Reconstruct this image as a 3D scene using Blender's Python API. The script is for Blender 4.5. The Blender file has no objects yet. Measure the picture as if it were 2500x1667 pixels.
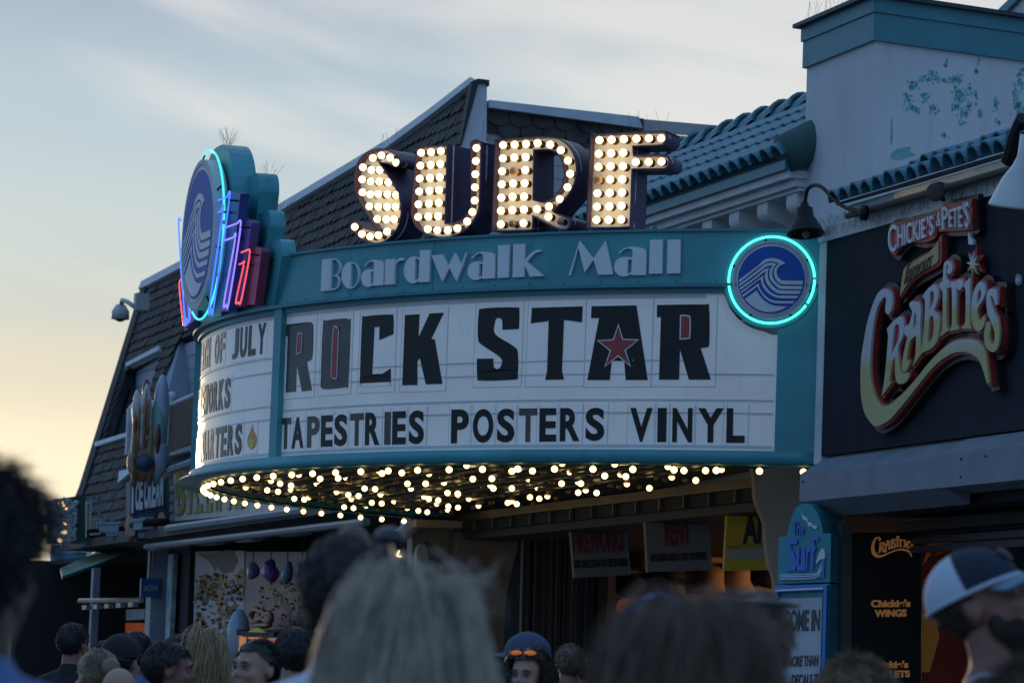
import bpy, bmesh, math, random
from math import sin, cos, pi, radians, sqrt, atan2
from mathutils import Vector, Matrix, noise
from mathutils.geometry import tessellate_polygon

random.seed(7)
sc = bpy.context.scene
COL = sc.collection
# ------------------------------------------------------------------ camera
FPX, PHI, RHO, TH = 9000.0, radians(5.4308), radians(2.051), radians(17.3006)
EYE = 1.55
_c, _s = cos(RHO), sin(RHO)
cam_d = bpy.data.cameras.new("camera"); cam = bpy.data.objects.new("camera", cam_d); COL.objects.link(cam)
cam_d.sensor_width = 36.0; cam_d.lens = FPX / 2500 * 36; cam_d.clip_start = 0.1; cam_d.clip_end = 3000
cam_d.dof.use_dof = True; cam_d.dof.focus_distance = 26.3; cam_d.dof.aperture_fstop = 6.2
_r = Vector((_c, -_s * sin(PHI), _s * cos(PHI))); _u = Vector((-_s, -_c * sin(PHI), _c * cos(PHI))); _f = Vector((0, cos(PHI), sin(PHI)))
cam.matrix_world = Matrix(((_r.x, _u.x, -_f.x, 0), (_r.y, _u.y, -_f.y, 0), (_r.z, _u.z, -_f.z, EYE), (0, 0, 0, 1)))
sc.camera = cam
# ------------------------------------------------------------------ world, sun, exposure
SUN_AZ, SUN_EL = radians(-13), radians(3.0)      # azimuth from +Y towards +X
SUN_DIR = Vector((sin(SUN_AZ) * cos(SUN_EL), cos(SUN_AZ) * cos(SUN_EL), sin(SUN_EL)))
w = bpy.data.worlds.new("World"); sc.world = w; w.use_nodes = True
nt = w.node_tree; nt.nodes.clear()
N = nt.nodes.new; L = nt.links.new
def ramp(tree, stops, interp='EASE'):
    r = tree.nodes.new('ShaderNodeValToRGB'); r.color_ramp.interpolation = interp
    el = r.color_ramp.elements
    while len(el) > 1: el.remove(el[-1])
    el[0].position, el[0].color = stops[0][0], (*stops[0][1], 1)
    for p, c in stops[1:]:
        x = el.new(p); x.color = (*c, 1)
    return r
def mth(tree, op, a, b=None, clamp=False):
    m = tree.nodes.new('ShaderNodeMath'); m.operation = op; m.use_clamp = clamp
    for i, x in enumerate((a, b)):
        if x is None: continue
        if isinstance(x, (int, float)): m.inputs[i].default_value = x
        else: tree.links.new(x, m.inputs[i])
    return m.outputs[0]
def mixc(tree, fac, a, b, mode='MIX'):
    m = tree.nodes.new('ShaderNodeMix'); m.data_type = 'RGBA'; m.blend_type = mode
    for k, x in ((0, fac), (6, a), (7, b)):
        if isinstance(x, (int, float)): m.inputs[k].default_value = x
        elif isinstance(x, tuple): m.inputs[k].default_value = (*x, 1)
        else: tree.links.new(x, m.inputs[k])
    return m.outputs[2]
tc = N('ShaderNodeTexCoord'); sep = N('ShaderNodeSeparateXYZ'); L(tc.outputs['Generated'], sep.inputs[0])
sky = N('ShaderNodeTexSky'); sky.sky_type = 'NISHITA'; sky.sun_disc = False
sky.sun_elevation = SUN_EL; sky.sun_rotation = SUN_AZ; sky.air_density = 1.2; sky.dust_density = 2.0
# the sky towards the sunset (in view) and away from it (behind the photographer)
g_front = ramp(nt, [(0.0, (1.0, .84, .52)), (.055, (1.0, .90, .66)), (.083, (.71, .70, .57)), (.10, (.58, .65, .61)), (.12, (.54, .65, .67)), (.152, (.46, .59, .67)), (.19, (.35, .46, .58)), (.40, (.32, .46, .70)), (1.0, (.22, .38, .64))])
g_back = ramp(nt, [(0.0, (.26, .36, .50)), (.1, (.23, .38, .60)), (.4, (.20, .38, .66)), (1.0, (.19, .36, .64))])
L(sep.outputs[2], g_front.inputs[0]); L(sep.outputs[2], g_back.inputs[0])
dotn = N('ShaderNodeVectorMath'); dotn.operation = 'DOT_PRODUCT'; L(tc.outputs['Generated'], dotn.inputs[0]); dotn.inputs[1].default_value = (sin(radians(-4)), cos(radians(-4)), 0)
fr = N('ShaderNodeMapRange'); fr.interpolation_type = 'SMOOTHSTEP'; L(dotn.outputs['Value'], fr.inputs[0]); fr.inputs[1].default_value = .80; fr.inputs[2].default_value = .972
base = mixc(nt, fr.outputs[0], g_back.outputs[0], g_front.outputs[0])
# warm glow near the sun azimuth, low
hx = N('ShaderNodeVectorMath'); hx.operation = 'DOT_PRODUCT'; L(tc.outputs['Generated'], hx.inputs[0]); hx.inputs[1].default_value = SUN_DIR
gl = mth(nt, 'POWER', mth(nt, 'MAXIMUM', hx.outputs['Value'], 0.0), 260)
base = mixc(nt, mth(nt, 'MULTIPLY', gl, .06), base, (1.0, .88, .64), 'ADD')
# streaked high cloud: coordinates are azimuth and elevation of the sky direction
az = mth(nt, 'ARCTAN2', sep.outputs[0], sep.outputs[1])
cmb = N('ShaderNodeCombineXYZ')
L(mth(nt, 'ADD', mth(nt, 'MULTIPLY', az, 7.0), mth(nt, 'MULTIPLY', sep.outputs[2], 9.0)), cmb.inputs[0]); L(mth(nt, 'ADD', mth(nt, 'MULTIPLY', sep.outputs[2], 26.0), mth(nt, 'MULTIPLY', az, 2.4)), cmb.inputs[1])
n1 = N('ShaderNodeTexNoise'); n1.inputs['Scale'].default_value = 1.15; n1.inputs['Detail'].default_value = 6; n1.inputs['Roughness'].default_value = .45; n1.inputs['Distortion'].default_value = .4
L(cmb.outputs[0], n1.inputs[0])
# more cloud up and to the right
bias = mth(nt, 'ADD', mth(nt, 'MULTIPLY', az, .75), mth(nt, 'MULTIPLY', mth(nt, 'SUBTRACT', sep.outputs[2], .1), 1.6))
cf = N('ShaderNodeMapRange'); cf.interpolation_type = 'SMOOTHSTEP'
L(mth(nt, 'ADD', n1.outputs[0], bias), cf.inputs[0]); cf.inputs[1].default_value = .44; cf.inputs[2].default_value = .74
up = N('ShaderNodeMapRange'); L(sep.outputs[2], up.inputs[0]); up.inputs[1].default_value = .015; up.inputs[2].default_value = .06
frn = N('ShaderNodeMapRange'); frn.interpolation_type = 'SMOOTHSTEP'; L(dotn.outputs['Value'], frn.inputs[0]); frn.inputs[1].default_value = .5; frn.inputs[2].default_value = .98
cfac = mth(nt, 'MULTIPLY', mth(nt, 'MULTIPLY', cf.outputs[0], up.outputs[0]), mth(nt, 'MULTIPLY', frn.outputs[0], .85))
ccol = ramp(nt, [(0.03, (.95, .82, .58)), (.1, (.86, .85, .78)), (.16, (.80, .80, .77)), (.22, (.70, .71, .72))]); L(sep.outputs[2], ccol.inputs[0])
base = mixc(nt, cfac, base, ccol.outputs[0])
base = mixc(nt, .003, base, sky.outputs[0], 'ADD')
bg = N('ShaderNodeBackground'); out = N('ShaderNodeOutputWorld'); L(base, bg.inputs[0]); bg.inputs[1].default_value = 1.0; L(bg.outputs[0], out.inputs[0])
sun_d = bpy.data.lights.new("sun", 'SUN'); sun_d.energy = .6; sun_d.angle = radians(2); sun_d.color = (1, .72, .42)
sun = bpy.data.objects.new("sun", sun_d); COL.objects.link(sun); sun.rotation_euler = SUN_DIR.to_track_quat('Z', 'Y').to_euler()
vs = sc.view_settings; vs.view_transform = 'Standard'; vs.look = 'None'; vs.exposure = 0; vs.gamma = 1
sc.cycles.use_denoising = True
sc.cycles.max_bounces = 6; sc.cycles.sample_clamp_indirect = 4
# ------------------------------------------------------------------ frame of the street: s along the fronts, m out from them, z above the eye
O = Vector((5.01468, 25.29674, 0)); E = Vector((-sin(TH), cos(TH), 0)); NN = Vector((-cos(TH), -sin(TH), 0)); UP = Vector((0, 0, 1))
CAMP = Vector((0, 0, EYE)); RC, SC = 5.9, 5.88876
def F(s, m, z): return O + E * s + NN * m + UP * (z + EYE)
def ray(u, v):
    x = (u - 1250) / FPX; y = -(v - 833.5) / FPX
    xr = _c * x - _s * y; yr = _s * x + _c * y
    return Vector((xr, cos(PHI) - yr * sin(PHI), sin(PHI) + yr * cos(PHI)))
class Flat:
    def __init__(self, o, ap, aq, n): self.o, self.ap, self.aq, self.n = o, ap.normalized(), aq.normalized(), n.normalized()
    def W(self, p, q, off=0): return self.o + self.ap * p + self.aq * q + self.n * off
    def px(self, u, v):
        d = ray(u, v); t = (self.o - CAMP).dot(self.n) / d.dot(self.n); h = CAMP + d * t - self.o
        return (h.dot(self.ap), h.dot(self.aq))
class Shift:                                # a surface read at its front and counted from its back
    def __init__(self, s, d): self.s, self.d = s, d; self.px = s.px
    def W(self, p, q, off=0): return self.s.W(p, q, off - self.d)
class Cyl:
    def __init__(self, R): self.R = R; self.C = O + E * SC
    def W(self, p, q, off=0): R = self.R + off; return F(SC - R * cos(p), R * sin(p), q)
    def px(self, u, v):
        d = ray(u, v); C = self.C
        a = d.x ** 2 + d.y ** 2; b = -2 * (d.x * C.x + d.y * C.y); c = C.x ** 2 + C.y ** 2 - self.R ** 2
        t = (-b - sqrt(max(0, b * b - 4 * a * c))) / (2 * a)
        h = d * t - O; return (atan2(h.dot(NN), -(h.dot(E) - SC)), d.z * t)
def PM(m): return Flat(F(0, m, 0), E, UP, NN)
def PS(s): return Flat(F(s, 0, 0), -NN, UP, -E)
def at(u, v, Y):
    d = ray(u, v); return CAMP + d * (Y / d.y)
def atz(u, v, z):
    d = ray(u, v); return CAMP + d * (z / d.z)
ZM = dict(A=(420, 320, 3.1367), B=(830, 180, 2.767), C=(680, 560, 2.703), D=(1380, 540, 2.6136), E=(1930, 0, 3.1368), G=(1950, 420, 2.3055), H=(420, 720, 3.1367), I=(100, 640, 2.24),
          J=(440, 1100, 3.36), K=(1100, 1100, 2.94), L=(0, 1050, 2.542), M=(400, 1280, 3.92), N=(900, 1280, 3.92), P=(1400, 1220, 3.508), Q=(1880, 1180, 3.219), R=(1380, 240, 3.675),
          S=(1120, 1200, 3.0154), T=(2100, 0, 2.9025), U=(120, 1180, 6.533), V=(450, 1060, 3.4087), W=(1940, 1000, 4.2), X=(2090, 640, 3.5625), Y=(2140, 470, 5.8088), O=(1880, 1240, 5.88),
          BW=(770, 580, 5.2267), ME=(1760, 560, 6.272), d=(0, 0, .9408), s=(0, 0, 1))
def Z(z, pts):
    ox, oy, k = ZM[z]; return [(ox + p[0] / k, oy + p[1] / k, *p[2:]) for p in pts]
# ------------------------------------------------------------------ materials
MATS = {}
def mat(name, col, rough=.5, metal=0, emit=None, es=0, var=.12, scale=4.0, bump=0, bscale=40, spec=.5, streak=0, streak_col=(.1, .1, .1), coat=0, trans=0):
    if name in MATS: return MATS[name]
    m = bpy.data.materials.new(name); m.use_nodes = True; t = m.node_tree; b = t.nodes['Principled BSDF']
    b.inputs['Roughness'].default_value = rough; b.inputs['Metallic'].default_value = metal; b.inputs['Specular IOR Level'].default_value = spec
    b.inputs['Coat Weight'].default_value = coat; b.inputs['Transmission Weight'].default_value = trans
    if emit:
        b.inputs['Base Color'].default_value = (*col, 1); b.inputs['Emission Color'].default_value = (*emit, 1); b.inputs['Emission Strength'].default_value = es
    else:
        tcn = t.nodes.new('ShaderNodeTexCoord'); n = t.nodes.new('ShaderNodeTexNoise'); n.inputs['Scale'].default_value = scale; n.inputs['Detail'].default_value = 5
        t.links.new(tcn.outputs['Object'], n.inputs[0])
        r = ramp(t, [(.3, tuple(max(0, x * (1 - var)) for x in col)), (.7, tuple(min(1, x * (1 + var)) for x in col))], 'LINEAR'); t.links.new(n.outputs[0], r.inputs[0])
        c = r.outputs[0]
        if streak:
            mp = t.nodes.new('ShaderNodeMapping'); mp.inputs['Scale'].default_value = (9, 9, .7); t.links.new(tcn.outputs['Object'], mp.inputs[0])
            n2 = t.nodes.new('ShaderNodeTexNoise'); n2.inputs['Scale'].default_value = 1.6; n2.inputs['Detail'].default_value = 7; n2.inputs['Roughness'].default_value = .65; t.links.new(mp.outputs[0], n2.inputs[0])
            mr = t.nodes.new('ShaderNodeMapRange'); mr.inputs[1].default_value = .55; mr.inputs[2].default_value = .8; t.links.new(n2.outputs[0], mr.inputs[0])
            c = mixc(t, mth(t, 'MULTIPLY', mr.outputs[0], streak), c, streak_col)
        t.links.new(c, b.inputs['Base Color'])
        if bump:
            n3 = t.nodes.new('ShaderNodeTexNoise'); n3.inputs['Scale'].default_value = bscale; n3.inputs['Detail'].default_value = 4; t.links.new(tcn.outputs['Object'], n3.inputs[0])
            bp = t.nodes.new('ShaderNodeBump'); bp.inputs['Strength'].default_value = bump; bp.inputs['Distance'].default_value = .01; t.links.new(n3.outputs[0], bp.inputs['Height']); t.links.new(bp.outputs[0], b.inputs['Normal'])
    MATS[name] = m; return m
TEAL = mat('teal_paint', (.055, .29, .34), .42, var=.14, scale=2.5, bump=.06, bscale=3, streak=.5, streak_col=(.045, .17, .19))
TEALD = mat('deep_teal_paint', (.035, .20, .25), .45, streak=.2, streak_col=(.1, .2, .22))
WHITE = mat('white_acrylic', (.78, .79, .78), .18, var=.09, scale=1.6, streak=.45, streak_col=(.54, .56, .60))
_b = WHITE.node_tree.nodes['Principled BSDF']; _b.inputs['Emission Color'].default_value = (1, .93, .80, 1); _b.inputs['Emission Strength'].default_value = .045   # faint warm glow added in the acrylic to brighten the board
RAIL = mat('clear_rail', (.56, .58, .61), .2, var=.1)
LWHITE = mat('white_letter', (.68, .69, .74), .5, var=.05, spec=.3)
BLK = mat('black_vinyl', (.007, .008, .011), .3, var=.3, spec=.3)
RED = mat('red_vinyl', (.36, .02, .03), .3)
BLUE = mat('emblem_blue', (.022, .11, .44), .5, var=.06, spec=.2)
DISC = mat('disc_grey', (.50, .51, .56), .5, spec=.25)
PURP = mat('purple_return', (.070, .038, .085), .5)
FACE = mat('letter_face', (.72, .70, .66), .4, var=.06, streak=.2, streak_col=(.4, .33, .25))
BULB = mat('lit_bulb', (1, .9, .7), .3, emit=(1, .72, .32), es=2.9)
BULBS = mat('soffit_lit_bulb', (1, .9, .7), .3, emit=(1, .68, .24), es=4.6)
BULBO = mat('unlit_bulb', (.30, .19, .12), .08, var=.2, coat=.5)
BULBA = mat('amber_dead_bulb', (.62, .36, .14), .15, var=.2)
SOCK = mat('bulb_socket', (.10, .06, .035), .4, metal=.6)
NCY = mat('neon_cyan', (.1, .8, .8), .3, emit=(.10, 1.0, .86), es=1.7)
NBL = mat('neon_blue', (.1, .2, .9), .3, emit=(.07, .20, 1.0), es=1.25)
NPU = mat('neon_purple', (.3, .2, .9), .3, emit=(.30, .22, 1.0), es=1.2)
NRD = mat('neon_red', (.9, .1, .1), .3, emit=(1.0, .10, .11), es=1.15)
NAVY = mat('navy_paint', (.03, .06, .26), .4); VIO = mat('violet_paint', (.12, .08, .26), .4); MAR = mat('maroon_paint', (.20, .04, .09), .4)
STUCCO = mat('white_stucco', (.57, .58, .61), .8, bump=.35, bscale=45, var=.08, scale=1.5, streak=.55, streak_col=(.36, .36, .37))
WTRIM = mat('white_trim', (.58, .59, .60), .55, streak=.3, streak_col=(.35, .33, .3))
DARK = mat('dark_void', (.012, .012, .014), .8)
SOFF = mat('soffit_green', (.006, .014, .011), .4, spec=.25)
SPIKE = mat('spike_steel', (.16, .13, .12), .4, metal=.7)
IRON = mat('black_iron', (.009, .009, .011), .6, spec=.25)
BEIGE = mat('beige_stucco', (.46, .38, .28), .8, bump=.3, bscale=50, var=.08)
GREY = mat('grey_metal', (.20, .225, .27), .6, spec=.2, streak=.3, streak_col=(.14, .15, .17))
# ------------------------------------------------------------------ object helpers
def obj(name, verts, faces, m, parent=None, smooth=False, fix=True):
    me = bpy.data.meshes.new(name); me.from_pydata([tuple(v) for v in verts], [], faces); me.update()
    if fix:
        bm = bmesh.new(); bm.from_mesh(me); bmesh.ops.recalc_face_normals(bm, faces=bm.faces); bm.to_mesh(me); bm.free()
    return link(name, me, m, parent, smooth)
def link(name, me, m, parent=None, smooth=False):
    if m is not None: me.materials.clear(); me.materials.append(m)
    if smooth: me.polygons.foreach_set('use_smooth', [True] * len(me.polygons))
    o = bpy.data.objects.new(name, me); COL.objects.link(o)
    if parent is not None: adopt(o, parent)
    return o
def world_loc(o):
    return o.matrix_basis.translation
def adopt(o, parent):
    o.parent = parent
    t = parent.get('_base')
    if t is not None: o.matrix_parent_inverse = Matrix.Translation(-Vector(t))
def tag(o, label, cat, group=None):
    o['label'] = label; o['category'] = cat
    if group: o['group'] = group
    return o
def thing(name, label, cat, base, group=None):
    o = bpy.data.objects.new(name, None); COL.objects.link(o); o.location = base; o.empty_display_size = .2
    o['_base'] = tuple(base); return tag(o, label, cat, group)
class MB:
    def __init__(self): self.v = []; self.f = []
    def add(self, v, f):
        k = len(self.v); self.v += [Vector(x) for x in v]; self.f += [tuple(i + k for i in q) for q in f]
    def box(self, o, ax, ay, az):          # corner + three edge vectors
        o = Vector(o); ax = Vector(ax); ay = Vector(ay); az = Vector(az)
        self.add([o, o + ax, o + ax + ay, o + ay, o + az, o + ax + az, o + ax + ay + az, o + ay + az],
                 [(0, 1, 2, 3), (4, 5, 6, 7), (0, 1, 5, 4), (1, 2, 6, 5), (2, 3, 7, 6), (3, 0, 4, 7)])
    def fbox(self, s0, s1, m0, m1, z0, z1): # box in the street frame
        self.box(F(s0, m0, z0), E * (s1 - s0), NN * (m1 - m0), UP * (z1 - z0))
    def tube(self, pts, r, n=8, closed=False, cap=True):
        pts = [Vector(p) for p in pts]; k = len(pts); rs = r if isinstance(r, (list, tuple)) else [r] * k
        rings = []; ref = None
        for i, p in enumerate(pts):
            a = pts[(i - 1) % k] if closed or i else p; b = pts[(i + 1) % k] if closed or i < k - 1 else p
            t = (b - a).normalized() if (b - a).length > 1e-9 else Vector((0, 0, 1))
            if ref is None: ref = t.orthogonal().normalized()
            ref = (ref - t * ref.dot(t)); ref = ref.normalized() if ref.length > 1e-6 else t.orthogonal().normalized()
            bi = t.cross(ref); rings.append([p + (ref * cos(2 * pi * j / n) + bi * sin(2 * pi * j / n)) * rs[i] for j in range(n)])
        v = [x for r_ in rings for x in r_]; f = []
        for i in range(k if closed else k - 1):
            i2 = (i + 1) % k
            for j in range(n): f.append((i * n + j, i * n + (j + 1) % n, i2 * n + (j + 1) % n, i2 * n + j))
        if cap and not closed: f += [tuple(range(n)), tuple((k - 1) * n + j for j in range(n))]
        self.add(v, f)
    def ell(self, c, r, seg=16, rg=10, rot=None):
        c = Vector(c); r = (r, r, r) if isinstance(r, (int, float)) else r
        v = []; f = []
        for i in range(rg + 1):
            t = pi * i / rg
            for j in range(seg):
                a = 2 * pi * j / seg; x = Vector((r[0] * sin(t) * cos(a), r[1] * sin(t) * sin(a), r[2] * cos(t)))
                v.append(c + (rot @ x if rot else x))
        for i in range(rg):
            for j in range(seg): f.append((i * seg + j, i * seg + (j + 1) % seg, (i + 1) * seg + (j + 1) % seg, (i + 1) * seg + j))
        self.add(v, f)
    def lathe(self, c, axis, prof, n=20):   # prof: (radius, height along axis)
        c = Vector(c); axis = Vector(axis).normalized(); x = axis.orthogonal().normalized(); y = axis.cross(x)
        v = []; f = []
        for r, h in prof:
            for j in range(n): v.append(c + axis * h + (x * cos(2 * pi * j / n) + y * sin(2 * pi * j / n)) * r)
        for i in range(len(prof) - 1):
            for j in range(n): f.append((i * n + j, i * n + (j + 1) % n, (i + 1) * n + (j + 1) % n, (i + 1) * n + j))
        self.add(v, f)
    def build(self, name, m, parent=None, smooth=False): return obj(name, self.v, self.f, m, parent, smooth)
def smooth_loop(pts, n=4):                 # Catmull-Rom; a third element marks a sharp corner
    k = len(pts); out = []
    if all(len(p) > 2 for p in pts): return [p[:2] for p in pts]
    for i in range(k):
        p1, p2 = pts[i], pts[(i + 1) % k]
        a, b = Vector(p1[:2]), Vector(p2[:2])
        p0 = a if len(p1) > 2 else Vector(pts[i - 1][:2]); p3 = b if len(p2) > 2 else Vector(pts[(i + 2) % k][:2])
        for j in range(n):
            t = j / n
            q = .5 * ((2 * a) + (b - p0) * t + (2 * p0 - 5 * a + 4 * b - p3) * t * t + (3 * a - p0 - 3 * b + p3) * t ** 3)
            out.append((q.x, q.y))
    return out
def corner(pts): return [(p[0], p[1], 1) for p in pts]
def offset(loop, d):
    k = len(loop); out = []; area = sum(loop[i][0] * loop[(i + 1) % k][1] - loop[(i + 1) % k][0] * loop[i][1] for i in range(k)); sg = 1 if area > 0 else -1
    for i in range(k):
        a, b, c = Vector(loop[i - 1]), Vector(loop[i]), Vector(loop[(i + 1) % k])
        e1 = (b - a); e2 = (c - b)
        if e1.length < 1e-9 or e2.length < 1e-9: out.append(tuple(b)); continue
        n1 = Vector((e1.y, -e1.x)).normalized() * sg; n2 = Vector((e2.y, -e2.x)).normalized() * sg
        nn = n1 + n2; nn = nn.normalized() if nn.length > .3 else n1
        out.append(tuple(b + nn * d / max(.55, nn.dot(n1))))
    return out
def prism_pq(mb, surf, loops, d0, d1, back=True):
    flat = [p for lp in loops for p in lp]; n = len(flat)
    tris = tessellate_polygon([[Vector((p[0], p[1], 0)) for p in lp] for lp in loops])
    v = [surf.W(p[0], p[1], d1) for p in flat] + [surf.W(p[0], p[1], d0) for p in flat]
    f = [tuple(t) for t in tris]
    if back: f += [tuple(i + n for i in t) for t in tris]
    k = 0
    for lp in loops:
        m = len(lp)
        for i in range(m): f.append((k + i, k + (i + 1) % m, n + k + (i + 1) % m, n + k + i))
        k += m
    mb.add(v, f)
def shape(name, surf, loops, d0, d1, m, parent=None, grow=0, z=None, back=True):
    """solid plate whose outline is read off the photograph and stands on a real surface"""
    L2 = []
    for lp in loops:
        if z: lp = Z(z, lp)
        lp = smooth_loop(lp); L2.append([surf.px(*p) for p in lp])
    if grow:
        sc_ = grow
        if isinstance(surf, Cyl): L2 = [[(a * surf.R, b) for a, b in lp] for lp in L2]
        L2 = [offset(lp, sc_ if i == 0 else -sc_) for i, lp in enumerate(L2)]
        if isinstance(surf, Cyl): L2 = [[(a / surf.R, b) for a, b in lp] for lp in L2]
    mb = MB(); prism_pq(mb, surf, L2, d0, d1, back)
    return mb.build(name, m, parent)
def band(mb, a0, a1, z0, z1, r0, r1, n=60):  # curved bar round the marquee
    c = Cyl(0); v = []; f = []
    for i in range(n + 1):
        a = a0 + (a1 - a0) * i / n
        v += [c.W(a, z0, r0), c.W(a, z0, r1), c.W(a, z1, r1), c.W(a, z1, r0)]
    for i in range(n):
        for j in range(4): f.append((i * 4 + j, i * 4 + (j + 1) % 4, (i + 1) * 4 + (j + 1) % 4, (i + 1) * 4 + j))
    f += [(0, 1, 2, 3), tuple(n * 4 + j for j in range(4))]
    mb.add(v, f)
_tx = {}
def text_geo(txt, bold=0.0, shear=0.0, space=1.0):
    k = (txt, bold, shear, space)
    if k not in _tx:
        c = bpy.data.curves.new('t', 'FONT'); c.body = txt; c.offset = bold; c.shear = shear; c.space_character = space; c.extrude = .5; c.resolution_u = 5
        o = bpy.data.objects.new('t', c); COL.objects.link(o); dg = bpy.context.evaluated_depsgraph_get()
        me = bpy.data.meshes.new_from_object(o.evaluated_get(dg)); v = [tuple(x.co) for x in me.vertices]; f = [tuple(p.vertices) for p in me.polygons]
        bpy.data.objects.remove(o); bpy.data.curves.remove(c); bpy.data.meshes.remove(me)
        x0 = min(a[0] for a in v); x1 = max(a[0] for a in v); y0 = min(a[1] for a in v); y1 = max(a[1] for a in v)
        _tx[k] = ([((a[0] - x0) / (x1 - x0), (a[1] - y0) / (y1 - y0), a[2] + .5) for a in v], f)
    return _tx[k]
def text(name, txt, surf, quad, d0, d1, m, parent=None, bold=0.02, shear=0.0, z=None, mb=None, curve=None):
    """lettering filling a quad given as photo pixels TL, TR, BR, BL"""
    if z: quad = Z(z, quad)
    tl, tr, br, bl = [Vector(q[:2]) for q in quad]; v, f = text_geo(txt, bold, shear); out = []
    for x, y, h in v:
        p = (bl * (1 - x) + br * x) * (1 - y) + (tl * (1 - x) + tr * x) * y
        if curve: p = p + Vector((0, curve * (4 * x * (1 - x))))
        a, b = surf.px(p.x, p.y); out.append(surf.W(a, b, d0 + (d1 - d0) * h))
    if mb is not None: mb.add(out, f); return None
    return obj(name, out, f, m, parent)
def inside(p, lp):
    r = False; k = len(lp)
    for i in range(k):
        a, b = lp[i], lp[i - 1]
        if (a[1] > p[1]) != (b[1] > p[1]) and p[0] < (b[0] - a[0]) * (p[1] - a[1]) / (b[1] - a[1]) + a[0]: r = not r
    return r
def px_path(surf, pts, off=0, n=4, closed=False):
    if closed: lp = smooth_loop(pts, n)
    else:
        lp = []
        for i in range(len(pts) - 1):
            a, b = Vector(pts[i][:2]), Vector(pts[i + 1][:2]); p0 = Vector(pts[max(0, i - 1)][:2]) if len(pts[i]) < 3 else a; p3 = Vector(pts[min(len(pts) - 1, i + 2)][:2]) if len(pts[i + 1]) < 3 else b
            for j in range(n):
                t = j / n; q = .5 * ((2 * a) + (b - p0) * t + (2 * p0 - 5 * a + 4 * b - p3) * t * t + (3 * a - p0 - 3 * b + p3) * t ** 3); lp.append((q.x, q.y))
        lp.append(pts[-1][:2])
    return [surf.W(*surf.px(*p), off) for p in lp]
def spikes(name, pts, m, parent, hgt=.13, dens=28, lean=.35, seed=1, r=.0011, up=UP):
    """bird spikes: thin upright wires along a line"""
    rnd = random.Random(seed); mb = MB()
    for i in range(len(pts) - 1):
        a, b = Vector(pts[i]), Vector(pts[i + 1]); n = max(1, int((b - a).length * dens))
        for k in range(n):
            p = a.lerp(b, (k + rnd.random()) / n); d = (up + Vector((rnd.uniform(-1, 1), rnd.uniform(-1, 1), 0)) * lean).normalized()
            mb.tube([p, p + d * hgt * rnd.uniform(.75, 1.1)], r, 3)
    return mb.build(name, m, parent)
# ================================================================== ground
gm = mat('boardwalk_planks', (.16, .14, .12), .75, var=.25, scale=3, bump=.3)
mb = MB(); mb.box((-300, -120, -.02), (600, 0, 0), (0, 700, 0), (0, 0, .02)); o = mb.build('boardwalk', gm); o['kind'] = 'structure'
# ================================================================== marquee
ZT, ZF, ZBT, ZBB, ZL = 3.235, 2.847, 2.80, 1.706, 1.632
A0, A1 = radians(28.4), radians(157.5)
AD0, AD1 = radians(75.45), radians(76.6)
mq = thing('theatre_marquee', 'curved teal theatre marquee with white letter boards and bulb-studded underside', 'marquee', F(SC, 3.2, ZL))
mb = MB(); band(mb, A0, A1, ZF, ZT, 5.70, 5.90, 80)
mb.build('fascia', TEAL, mq)
mb = MB(); band(mb, A0, A1, ZT - .012, ZT + .006, 5.55, 5.925, 80); mb.build('top_flashing', TEALD, mq)
for a_, b_, r_ in ((A0, radians(31.45), 5.897), (AD0, AD1, 5.905), (radians(103.4), radians(104.6), 5.905), (radians(148.6), A1, 5.897)):
    mb = MB(); band(mb, a_, b_, ZBB, ZF, 5.70, r_, 6); mb.build('frame_post', TEAL, mq)
mb = MB(); band(mb, A0, A1, ZF - .012, ZF + .012, 5.80, 5.93, 80); band(mb, radians(34), A1, ZBB + 1.088, ZF - .012, 5.72, 5.885, 80); mb.build('drip_edge', TEALD, mq)
mb = MB(); band(mb, A0, A1, ZL, ZBB, 5.70, 5.91, 80)
c = Cyl(0); n = 80; v = []; f = []
for i in range(n + 1):
    a = A0 + (A1 - A0) * i / n; lip = 5.91 + .10 * min(1, max(0, (math.degrees(a) - 60) / 40))
    v += [c.W(a, ZL + .055, 5.905), c.W(a, ZL - .012, lip + .012), c.W(a, ZL - .02, 5.75)]
for i in range(n):
    for j in (0, 1): f.append((i * 3 + j, i * 3 + j + 1, i * 3 + 4 + j, i * 3 + 3 + j))
mb.add(v, f); mb.build('lower_lip', TEAL, mq, True)
for deg in (38.2, 49.5, 58.0, 66.7, 76.3, 90.0, 103.9, 120, 140):
    mb = MB(); band(mb, radians(deg), radians(deg + .045), ZF + .012, ZT - .012, 5.89, 5.9015, 1); mb.build('panel_seam', TEALD, mq)
mb = MB()
for k in range(46):
    a = A0 + .03 + (A1 - A0 - .06) * k / 45
    for z_ in (ZF + .03, ZBB - .03): mb.ell(Cyl(0).W(a, z_, 5.905), .0045, 6, 4)
mb.build('screw_heads', IRON, mq)
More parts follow.
